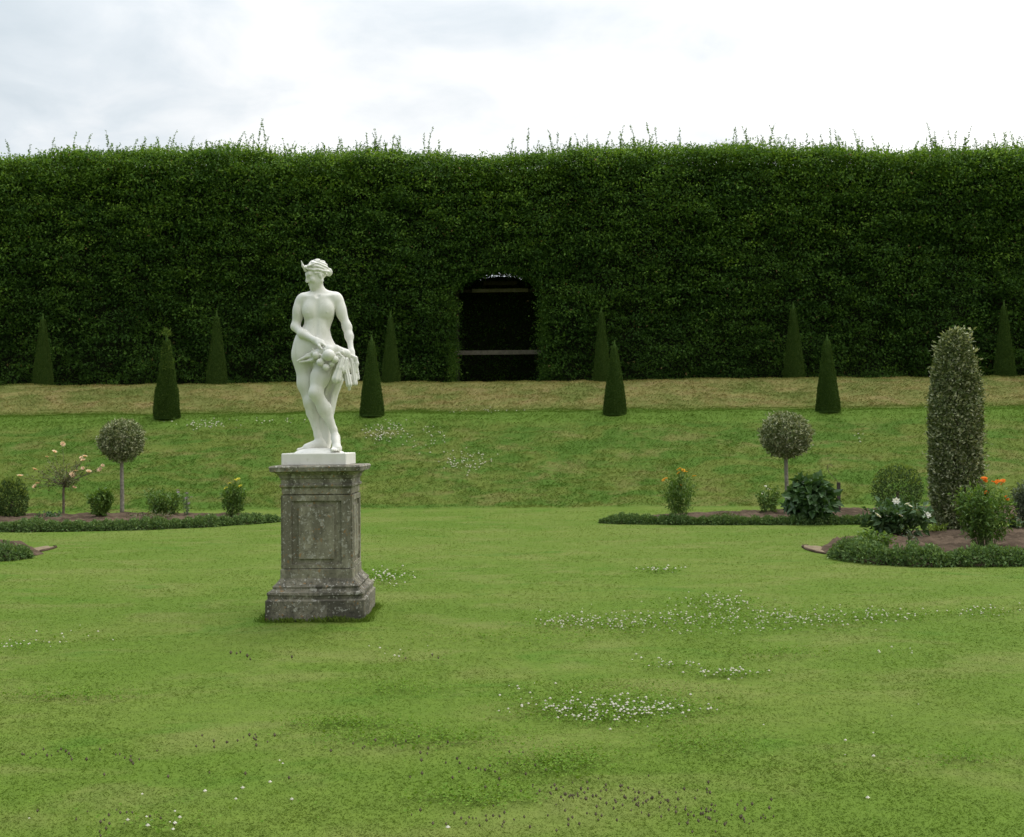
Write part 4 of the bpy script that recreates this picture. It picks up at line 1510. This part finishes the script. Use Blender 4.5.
# weight-bearing leg (its right)
f.cone(S(157, 425, .02), S(167, 520, .02), .100, .085, .06)
f.cone(S(166, 520, .02), S(182, 590, .005), .088, .066, .04)
f.cone(S(182, 590, .0), S(188, 625, .025), .062, .062, .04)
f.cone(S(188, 625, .03), S(206, 705, .03), .063, .040, .03)
f.cone(S(206, 705, .03), S(214, 742, .03), .040, .041, .02)
f.ell(S(182, 586, -.040), (.035, .028, .045), .045)
f.ell(S(226, 748, .035), (.045, .036, .036), .02)
f.cone(S(215, 738, .03), S(168, 753, -.02), .046, .034, .02)
f.cone(S(205, 748, .035), S(165, 757, .02), .036, .028, .02)
f.ell(S(168, 757, -.01), (.045, .044, .024), .02)
for k in range(5):
    a_ = S(158 + 1.5 * k, 757, -.038 + .019 * k)
    b_ = S(138 + 5.0 * k, 761, -.046 + .021 * k)
    f.cone(a_, b_, .0135 if k else .0155, .0105 if k else .013, .008)
# bent leg (its left), crossing in front
def blend(main, limb, z0, z1, k0, k1):
    z = (main.lo[2] + main.h * np.arange(main.n[2]))[None, None, :]
    k = (k0 + (k1 - k0) * np.clip((z - z0) / (z1 - z0), 0, 1)).astype(np.float32)
    hh = np.maximum(k - np.abs(main.a - limb.a), 0) / k
    main.a = np.minimum(main.a, limb.a) - hh * hh * k * .25


def slim(fl, amt, keep=()):
    x, y, z = (fl.lo[k] + fl.h * np.arange(fl.n[k]) for k in range(3))
    w = np.clip((z - .10) / .08, 0, 1)[None, None, :] * np.ones((fl.n[0], fl.n[1], 1))
    for c in keep:
        dd = np.sqrt((x - c[0])[:, None, None] ** 2 + (y - c[1])[None, :, None] ** 2 + (z - c[2])[None, None, :] ** 2)
        w = w * np.clip((dd - .085) / .06, 0, 1)
    fl.a += (amt * w).astype(np.float32)


slim(f, .0050)
body = f
f = Field((-.36, -.34, -.06), (.42, .24, 1.78), VOX)
f.cone(S(240, 425, -.02), S(222, 500, -.09), .108, .088, .05)
f.cone(S(222, 500, -.09), S(209, 556, -.135), .088, .069, .04)
f.ell(S(208, 556, -.168), (.038, .030, .045), .045)
f.cone(S(211, 562, -.13), S(238, 615, -.09), .066, .067, .04)
f.cone(S(238, 615, -.085), S(268, 690, -.07), .066, .041, .04)
f.cone(S(268, 690, -.07), S(275, 715, -.07), .042, .040, .02)
f.ell(S(275, 726, -.045), (.037, .042, .045), .03)
f.cone(S(276, 716, -.085), S(286, 752, -.17), .040, .036, .02)
f.ell(S(287, 756, -.18), (.043, .045, .026), .02)
for k in range(5):
    a_ = S(277 + 5.2 * k, 757, -.205 + .003 * k * k)
    b_ = S(274 + 6.6 * k, 763, -.250 + .0035 * k * k)
    f.cone(a_, b_, .0135 if k else .0155, .0105 if k else .013, .008)
slim(f, .011)
blend(body, f, .70, .86, .006, .06)
f = Field((-.36, -.34, -.06), (.42, .24, 1.78), VOX)
# arm resting across (its right)
f.ell(S(149, 222, .01), (.054, .056, .062), .04)
f.cone(S(144, 228, .01), S(128, 312, -.005), .052, .044, .03)
f.ell(S(137, 258, -.01), (.047, .053, .08), .04)
f.cone(S(127, 314, -.01), S(160, 343, -.09), .043, .042, .03)
f.cone(S(160, 343, -.09), S(212, 370, -.165), .045, .029, .03)
f.cone(S(211, 370, -.165), S(233, 381, -.187), .028, .031, .02)
f.ell(S(228, 379, -.186), (.043, .024, .030), .015)
for k in range(4):
    y_ = -.212 + .022 * k
    p0 = S(241, 384 - .8 * k, y_)
    ln = (.9, 1.05, 1.0, .82)[3 - k]
    p1 = S(241 + 11 * ln, 391, y_ - .006)
    p2 = S(241 + 15 * ln, 402, y_ - .008)
    p3 = S(241 + 13 * ln, 411, y_ - .006)
    f.cone(S(230, 380, y_ * .85 - .03), p0, .013, .0115, .010)
    f.cone(p0, p1, .0112, .0100, .005)
    f.cone(p1, p2, .0100, .0090, .004)
    f.cone(p2, p3, .0090, .0078, .004)
f.cone(S(222, 381, -.205), S(230, 393, -.228), .0145, .012, .012)
f.cone(S(230, 393, -.228), S(238, 403, -.232), .0118, .0095, .005)
# hanging arm (its left)
f.ell(S(278, 220, .012), (.054, .056, .062), .04)
f.cone(S(283, 226, .012), S(314, 315, .01), .050, .042, .03)
f.ell(S(292, 254, .005), (.046, .052, .08), .04)
f.cone(S(314, 315, .01), S(323, 350, -.015), .042, .0385, .04)
f.cone(S(323, 350, -.015), S(335, 408, -.075), .0375, .026, .04)
f.cone(S(335, 408, -.075), S(336, 428, -.09), .027, .030, .02)
f.ell(S(336, 428, -.092), (.031, .023, .042), .015)
for k in range(4):
    x_ = 325 + 7.0 * k
    ln = (.85, 1.0, 1.05, .9)[k]
    p0 = S(x_, 441, -.104)
    p1 = S(x_ - 1, 441 + 12 * ln, -.122)
    p2 = S(x_ - 2, 441 + 21 * ln, -.118)
    p3 = S(x_ - 2, 441 + 27 * ln, -.100)
    f.cone(S(331 + 2.4 * k, 428, -.098), p0, .013, .0115, .010)
    f.cone(p0, p1, .0112, .0100, .005)
    f.cone(p1, p2, .0100, .0090, .004)
    f.cone(p2, p3, .0090, .0078, .004)
f.cone(S(325, 424, -.10), S(317, 438, -.125), .0145, .012, .012)
f.cone(S(317, 438, -.125), S(316, 449, -.135), .0118, .0095, .005)

slim(f, .006, (S(236, 390, -.2), S(330, 440, -.105)))
blend(body, f, 1.22, 1.34, .005, .045)
f = body
# head: local frame faces -y
HC = S(205, 123, -.010)
HR = np.array(Matrix.Rotation(R(-60), 3, 'Z') @ Matrix.Rotation(R(5), 3, 'Y') @ Matrix.Rotation(R(19), 3, 'X'))


def hp(x, y, z):
    return HC + HR @ np.array((x, y, z))


def hell(fl, c, r, k, sub=False):
    fl.ell(hp(*c), r, k, rot=HR, sub=sub)


def hcone(fl, a, b, ra, rb, k, sub=False):
    fl.cone(hp(*a), hp(*b), ra, rb, k, sub)


hell(f, (0, .018, .03), (.074, .092, .088), .02)
hell(f, (0, -.03, -.035), (.060, .062, .082), .03)
hell(f, (0, -.066, -.098), (.026, .024, .022), .03)
hcone(f, (.05, .005, -.06), (.015, -.06, -.10), .022, .018, .03)
hcone(f, (-.05, .005, -.06), (-.015, -.06, -.10), .022, .018, .03)
hcone(f, (-.034, -.074, .024), (.034, -.074, .024), .012, .012, .03)
for sx in (-1, 1):
    hell(f, (sx * .030, -.098, .000), (.014, .008, .009), .014, True)
    hell(f, (sx * .029, -.076, -.001), (.0145, .0135, .0125), .004)
    hcone(f, (sx * .014, -.091, .014), (sx * .046, -.078, .014), .005, .004, .008)
    hell(f, (sx * .038, -.062, -.035), (.024, .022, .024), .02)
    hell(f, (sx * .074, .008, -.012), (.010, .018, .030), .008)
    hell(f, (sx * .010, -.098, -.040), (.009, .010, .008), .008)
hcone(f, (0, -.088, .014), (0, -.106, -.034), .0080, .0110, .014)
hell(f, (0, -.089, -.066), (.021, .012, .0065), .006)
hell(f, (0, -.087, -.077), (.018, .012, .0075), .006)
hcone(f, (-.022, -.092, -.0715), (.022, -.092, -.0715), .0025, .0025, .004, True)
figure_me = f.mesh('figure', M_MARBLE)

# hair
f = Field(HC - .19, HC + .19, .004)


def hair_fn(p):
    q = (p - HC) @ HR
    r = np.array((.083, .099, .093))
    c = np.array((0, .022, .036))
    qq = q - c
    k0 = np.linalg.norm(qq / r, axis=-1)
    k1 = np.linalg.norm(qq / (r * r), axis=-1)
    d = k0 * (k0 - 1) / np.maximum(k1, 1e-6)
    ang = np.arctan2(np.abs(q[..., 0]), -(q[..., 1] - .01))
    w = np.sin(q[..., 2] * 190 + ang * 8 + 2.0 * np.sin(ang * 3)) * .0045 + np.sin(q[..., 0] * 120 + q[..., 1] * 90) * .002
    d = d + w
    face = np.maximum(-(q[..., 1] + .045 - .02 * (q[..., 2] > .07)), 0) * 0
    # open the face: below a hairline that drops towards the ears
    line = .064 - .070 * np.clip(np.abs(q[..., 0]) / .08, 0, 1) ** 2 - np.clip(q[..., 1] + .01, 0, .12) * .75
    cut = line - q[..., 2]
    cut = np.where(q[..., 1] > .085, -.02, cut)
    return np.maximum(d, cut)


f.put(hair_fn, HC - .18, HC + .18, .004)
hell(f, (0, .116, -.012), (.036, .032, .036), .015)
hell(f, (.016, .128, -.004), (.018, .016, .026), .008)
hell(f, (-.016, .128, -.016), (.018, .016, .026), .008)
for sx in (-1, 1):
    for i in range(5):
        t0, t1 = i / 5, (i + 1) / 5
        P0 = (sx * (.03 + .052 * math.sin(t0 * 1.6)), -.080 + .17 * t0, .074 - .078 * t0)
        P1 = (sx * (.03 + .052 * math.sin(t1 * 1.6)), -.080 + .17 * t1, .074 - .078 * t1)
        hcone(f, P0, P1, .0090, .0090, .008)
hair_me = f.mesh('hair', M_MARBLE)
# wreath leaf / diadem standing above the brow
f = Field(HC - .24, HC + .26, .004)
hcone(f, (0, -.086, .060), (0, -.098, .105), .015, .011, .01)
hcone(f, (0, -.098, .10), (0, -.100, .150), .011, .004, .01)
for sx in (-1, 1):
    hcone(f, (0, -.082, .078), (sx * .045, -.062, .092), .010, .008, .01)
    hcone(f, (sx * .045, -.062, .092), (sx * .074, .0, .100), .008, .006, .01)
    hcone(f, (sx * .03, -.082, .078), (sx * .033, -.086, .096), .009, .005, .008)
diadem_me = f.mesh('diadem', M_MARBLE)

# drapery hanging behind the bent leg, doubling as the support
f = Field((-.20, -.2, -.06), (.40, .26, 1.02), .006)


def drape_fn(p):
    x, y, z = p[..., 0], p[..., 1], p[..., 2]
    xr = np.interp(z, [0, .04, .12, .28, .5, .62, .78, .92], [.06, .085, .10, .105, .155, .205, .235, .20])
    xl = np.interp(z, [0, .1, .35, .6, .9], [-.02, -.015, -.02, -.03, -.02])
    yc = np.interp(z, [0, .5, .92], [.075, .045, -.02])
    th = np.interp(z, [0, .5, .92], [.060, .055, .075])
    fold = np.sin((x - xr) * 95 + z * 4) * .009 * np.clip((z - .1) * 3, 0, 1)
    cx, hw = (xr + xl) / 2, (xr - xl) / 2
    qx, qy = np.abs(x - cx) - hw + .03, np.abs(y - yc - fold) - th + .03
    d = np.minimum(np.maximum(qx, qy), 0) + np.sqrt(np.maximum(qx, 0) ** 2 + np.maximum(qy, 0) ** 2) - .03
    return np.maximum(np.maximum(d * .8, z - .90), -z - .02)


f.put(drape_fn, (-.19, -.18, -.05), (.38, .25, .95), .004)
drape_me = f.mesh('drapery', M_MARBLE)

# garland: leaves across the hips, cloth over the hand with bell-ended tassels
f = Field((-.26, -.36, .48), (.44, .02, 1.02), .0045)
f.cone(S(262, 402, -.19), S(318, 416, -.13), .036, .040, .03)
f.cone(S(285, 398, -.17), S(330, 428, -.10), .030, .030, .02)
f.cone(S(275, 425, -.165), S(334, 470, -.09), .042, .040, .02)
f.cone(S(300, 445, -.15), S(320, 505, -.11), .040, .030, .02)
f.cone(S(205, 415, -.165), S(262, 408, -.20), .028, .04, .03)
for (x0, y0, x1, y1, r0, r1, dep) in ((232, 415, 142, 440, .024, .009, -.15), (225, 425, 150, 450, .018, .008, -.15), (228, 408, 168, 426, .020, .009, -.155), (215, 432, 178, 447, .016, .008, -.165), (236, 422, 200, 412, .022, .016, -.185)):
    for i in range(5):
        t0, t1 = i / 5, (i + 1) / 5
        wv = 3 * math.sin(t0 * 7 + y0)
        wv1 = 3 * math.sin(t1 * 7 + y0)
        f.cone(S(x0 + (x1 - x0) * t0, y0 + (y1 - y0) * t0 + wv, dep + .03 * t0), S(x0 + (x1 - x0) * t1, y0 + (y1 - y0) * t1 + wv1, dep + .03 * t1), r0 + (r1 - r0) * t0, r0 + (r1 - r0) * t1, .006)
rg = np.random.default_rng(5)
for i in range(26):                # small leaves tucked round the fruit and along the cloth
    t_ = rg.random()
    c_ = S(205 + 110 * t_, 408 + 22 * rg.random() + (16 * (1 - abs(2 * t_ - 1))) * rg.random(), -.165 - .045 * math.sin(t_ * 3.1) - .02 * rg.random())
    d_ = rg.normal(size=3)
    d_[1] = -abs(d_[1]) * .3
    d_ = d_ / np.linalg.norm(d_)
    f.cone(c_, c_ + d_ * .034, .0125, .005, .006)
for i in range(7):                 # folds in the cloth
    a0 = np.array((258 + 10 * i, 396 + 3.2 * i))
    f.cone(S(a0[0], a0[1], -.212 + .011 * i), S(a0[0] + 8, a0[1] + 30, -.208 + .012 * i), .011, .009, .006)
garland_me = f.mesh('garland', M_MARBLE)

f = Field((.06, -.30, .42), (.46, .02, 1.0), .0045)
# fluted hanging ends
for (x0, y0, x1, y1, r0, r1, dep) in ((308, 436, 300, 470, .020, .032, -.185), (300, 468, 289, 508, .030, .043, -.19), (322, 440, 312, 478, .018, .028, -.17), (318, 462, 331, 528, .020, .027, -.16), (338, 440, 350, 524, .022, .020, -.11), (345, 430, 357, 505, .020, .018, -.08), (330, 500, 330, 546, .022, .010, -.13)):
    a0, b0 = S(x0, y0, dep), S(x1, y1, dep - .01)
    ab = b0 - a0
    L2 = ab @ ab

    def tas(p, a0=a0, ab=ab, L2=L2, r0=r0, r1=r1):
        t = np.clip(((p - a0) @ ab) / L2, 0, 1)
        q = p - (a0 + t[..., None] * ab)
        th = np.arctan2(q[..., 1], q[..., 0])
        return (np.linalg.norm(q, axis=-1) - (r0 + (r1 - r0) * t) - .0045 * np.sin(th * 7)) * .8
    m = max(r0, r1) + .01
    f.put(tas, np.minimum(a0, b0) - m, np.maximum(a0, b0) + m, .006)
for lp in (((338, 425), (352, 432), (357, 452), (352, 480)), ((300, 415), (312, 432), (306, 455), (296, 470))):
    for a_, b_ in zip(lp[:-1], lp[1:]):
        f.cone(S(*a_, -.115), S(*b_, -.11), .017, .016, .008)
tassel_me = f.mesh('tasselled_cloth', M_MARBLE)

# mound of rock and square plinth
f = Field((-.32, -.36, -.13), (.34, .28, .06), .006)
f.ell(S(216, 786, -.04), (.235, .23, .075), .02)
f.ell(S(165, 782, 0), (.11, .13, .05), .03)
f.ell(S(270, 784, -.12), (.10, .14, .05), .03)
rock_me = f.mesh('rock_mound', M_MARBLE)

SS = 1.052
sx_, sz_ = PED[0] - .012, 1.415 + .118
st = empty('statue', (PED[0] - .020, PED[1], 1.3875), 'white marble statue of a woman holding fruit and cloth, standing on the stone pedestal', 'statue')
zoff = .122
for nm, me in (('figure', figure_me), ('drapery', drape_me), ('rock_mound', rock_me)):
    o = part(nm, me, st)
    o.location = (0, 0, zoff)
    o.scale = (SS,) * 3
fig = [c for c in st.children if c.name.startswith('figure')][0]
hair = part('hair', hair_me, fig)
part('diadem', diadem_me, fig)
gar = part('garland', garland_me, st)
tas_ = part('tasselled_cloth', tassel_me, st)
for o in (gar, tas_):
    o.location = (0, 0, zoff)
    o.scale = (SS,) * 3


def ico(rad, c, squash=1.0):
    import bmesh
    bm = bmesh.new()
    bmesh.ops.create_icosphere(bm, subdivisions=3, radius=rad)
    for v in bm.verts:
        n_ = 1 + .03 * math.sin(v.co.x * 90) * math.sin(v.co.y * 80)
        v.co = Vector((v.co.x * n_, v.co.y * n_, v.co.z * squash)) + Vector([float(q) for q in c])
    for fc in bm.faces:
        fc.smooth = True
    me = bpy.data.meshes.new('fruit')
    bm.to_mesh(me)
    bm.free()
    me.materials.append(M_MARBLE)
    return me


for x, y, dep, rr in ((263, 425, -.235, .054), (233, 450, -.215, .037), (252, 467, -.215, .031), (218, 424, -.20, .036), (284, 440, -.215, .034), (272, 455, -.20, .028), (243, 432, -.20, .034)):
    part('fruit', ico(rr, S(x, y, dep), .95), gar)
pl = .295
V, Fq = square_lathe(dense([(pl - .004, 0), (pl, .006), (pl, .10), (pl - .006, .108), (.1, .109)], .05))
part('plinth', np_mesh('plinth', worn(V, .002, 12, 5), Fq, M_MARBLE), st)

# ------------------------------------------------------------------ sky and light
SUN_EL, SUN_AZ = R(58), R(12)      # behind the hedge, slightly to the right; azimuth from +Y towards +X
wld = bpy.data.worlds.new('World')
sc.world = wld
wld.use_nodes = True
nt = wld.node_tree
for n in list(nt.nodes):
    nt.nodes.remove(n)
out = nt.nodes.new('ShaderNodeOutputWorld')
bg = nt.nodes.new('ShaderNodeBackground')
bg.inputs['Strength'].default_value = .1
sky = nt.nodes.new('ShaderNodeTexSky')
sky.sky_type = 'NISHITA'
sky.sun_disc = False
sky.sun_elevation = SUN_EL
sky.sun_rotation = SUN_AZ
tc = nt.nodes.new('ShaderNodeTexCoord')
sep = nt.nodes.new('ShaderNodeSeparateXYZ')
nt.links.new(tc.outputs['Generated'], sep.inputs[0])
zc = math_n(nt, 'MAXIMUM', sep.outputs['Z'], 0.0)
den = math_n(nt, 'ADD', zc, .16)
comb = nt.nodes.new('ShaderNodeCombineXYZ')
nt.links.new(math_n(nt, 'DIVIDE', sep.outputs['X'], den), comb.inputs[0])
nt.links.new(math_n(nt, 'DIVIDE', sep.outputs['Y'], den), comb.inputs[1])
comb.inputs[2].default_value = 1.7
c1 = noise(nt, comb.outputs[0], 1.5, 7, .52, .5)
c2 = noise(nt, comb.outputs[0], 4.2, 6, .55, .5)
cc = math_n(nt, 'ADD', math_n(nt, 'MULTIPLY', c1, .7), math_n(nt, 'MULTIPLY', c2, .3))
# thinner, greyer cloud to the left; bright cloud round the hidden sun
side = math_n(nt, 'MULTIPLY', sep.outputs['X'], .44)
cc = math_n(nt, 'ADD', math_n(nt, 'ADD', math_n(nt, 'MULTIPLY', math_n(nt, 'SUBTRACT', cc, .5), 1.0), .535), side)
cl = ramp(nt, cc, [(.26, (5.2, 5.9, 6.35)), (.41, (6.7, 7.2, 7.55)), (.50, (8.1, 8.3, 8.4)), (.60, (9.6, 9.65, 9.65)), (.78, (14, 13.9, 13.7))])
el = math_n(nt, 'ADD', 1.0, math_n(nt, 'MULTIPLY', smoothstep(nt, zc, .25, 1.0), 1.35))
el = math_n(nt, 'MULTIPLY', el, math_n(nt, 'SUBTRACT', 1.0, math_n(nt, 'MULTIPLY', smoothstep(nt, math_n(nt, 'MULTIPLY', sep.outputs['Y'], -1.0), .0, .7), .42)))
elc = nt.nodes.new('ShaderNodeCombineXYZ')
for i in range(3):
    nt.links.new(el, elc.inputs[i])
cl = mixc(nt, 1.0, cl, elc.outputs[0], 'MULTIPLY')
cov = math_n(nt, 'SUBTRACT', 1.0, math_n(nt, 'MULTIPLY', smoothstep(nt, c2, .50, .36), .12))
skyc = mixc(nt, .94, sky.outputs[0], cl)
nt.links.new(skyc, bg.inputs['Color'])
nt.links.new(bg.outputs[0], out.inputs[0])

sl = bpy.data.lights.new('sun', 'SUN')
sl.energy = 1.3
sl.angle = R(18)
sl.color = (1.0, .96, .9)
so = bpy.data.objects.new('sun', sl)
sd = Vector((math.sin(SUN_AZ) * math.cos(SUN_EL), math.cos(SUN_AZ) * math.cos(SUN_EL), math.sin(SUN_EL)))
so.rotation_euler = sd.to_track_quat('Z', 'Y').to_euler()
so.location = (0, 0, 30)
COL.objects.link(so)

sc.view_settings.view_transform = 'Standard'
sc.view_settings.look = 'None'
sc.view_settings.exposure = 0.25
sc.view_settings.gamma = 1
sc.render.engine = 'CYCLES'
sc.cycles.use_denoising = True
sc.cycles.max_bounces = 6
sc.cycles.diffuse_bounces = 3
sc.cycles.glossy_bounces = 2
sc.cycles.transmission_bounces = 4
sc.cycles.transparent_max_bounces = 4
sc.cycles.caustics_reflective = False
sc.cycles.caustics_refractive = False
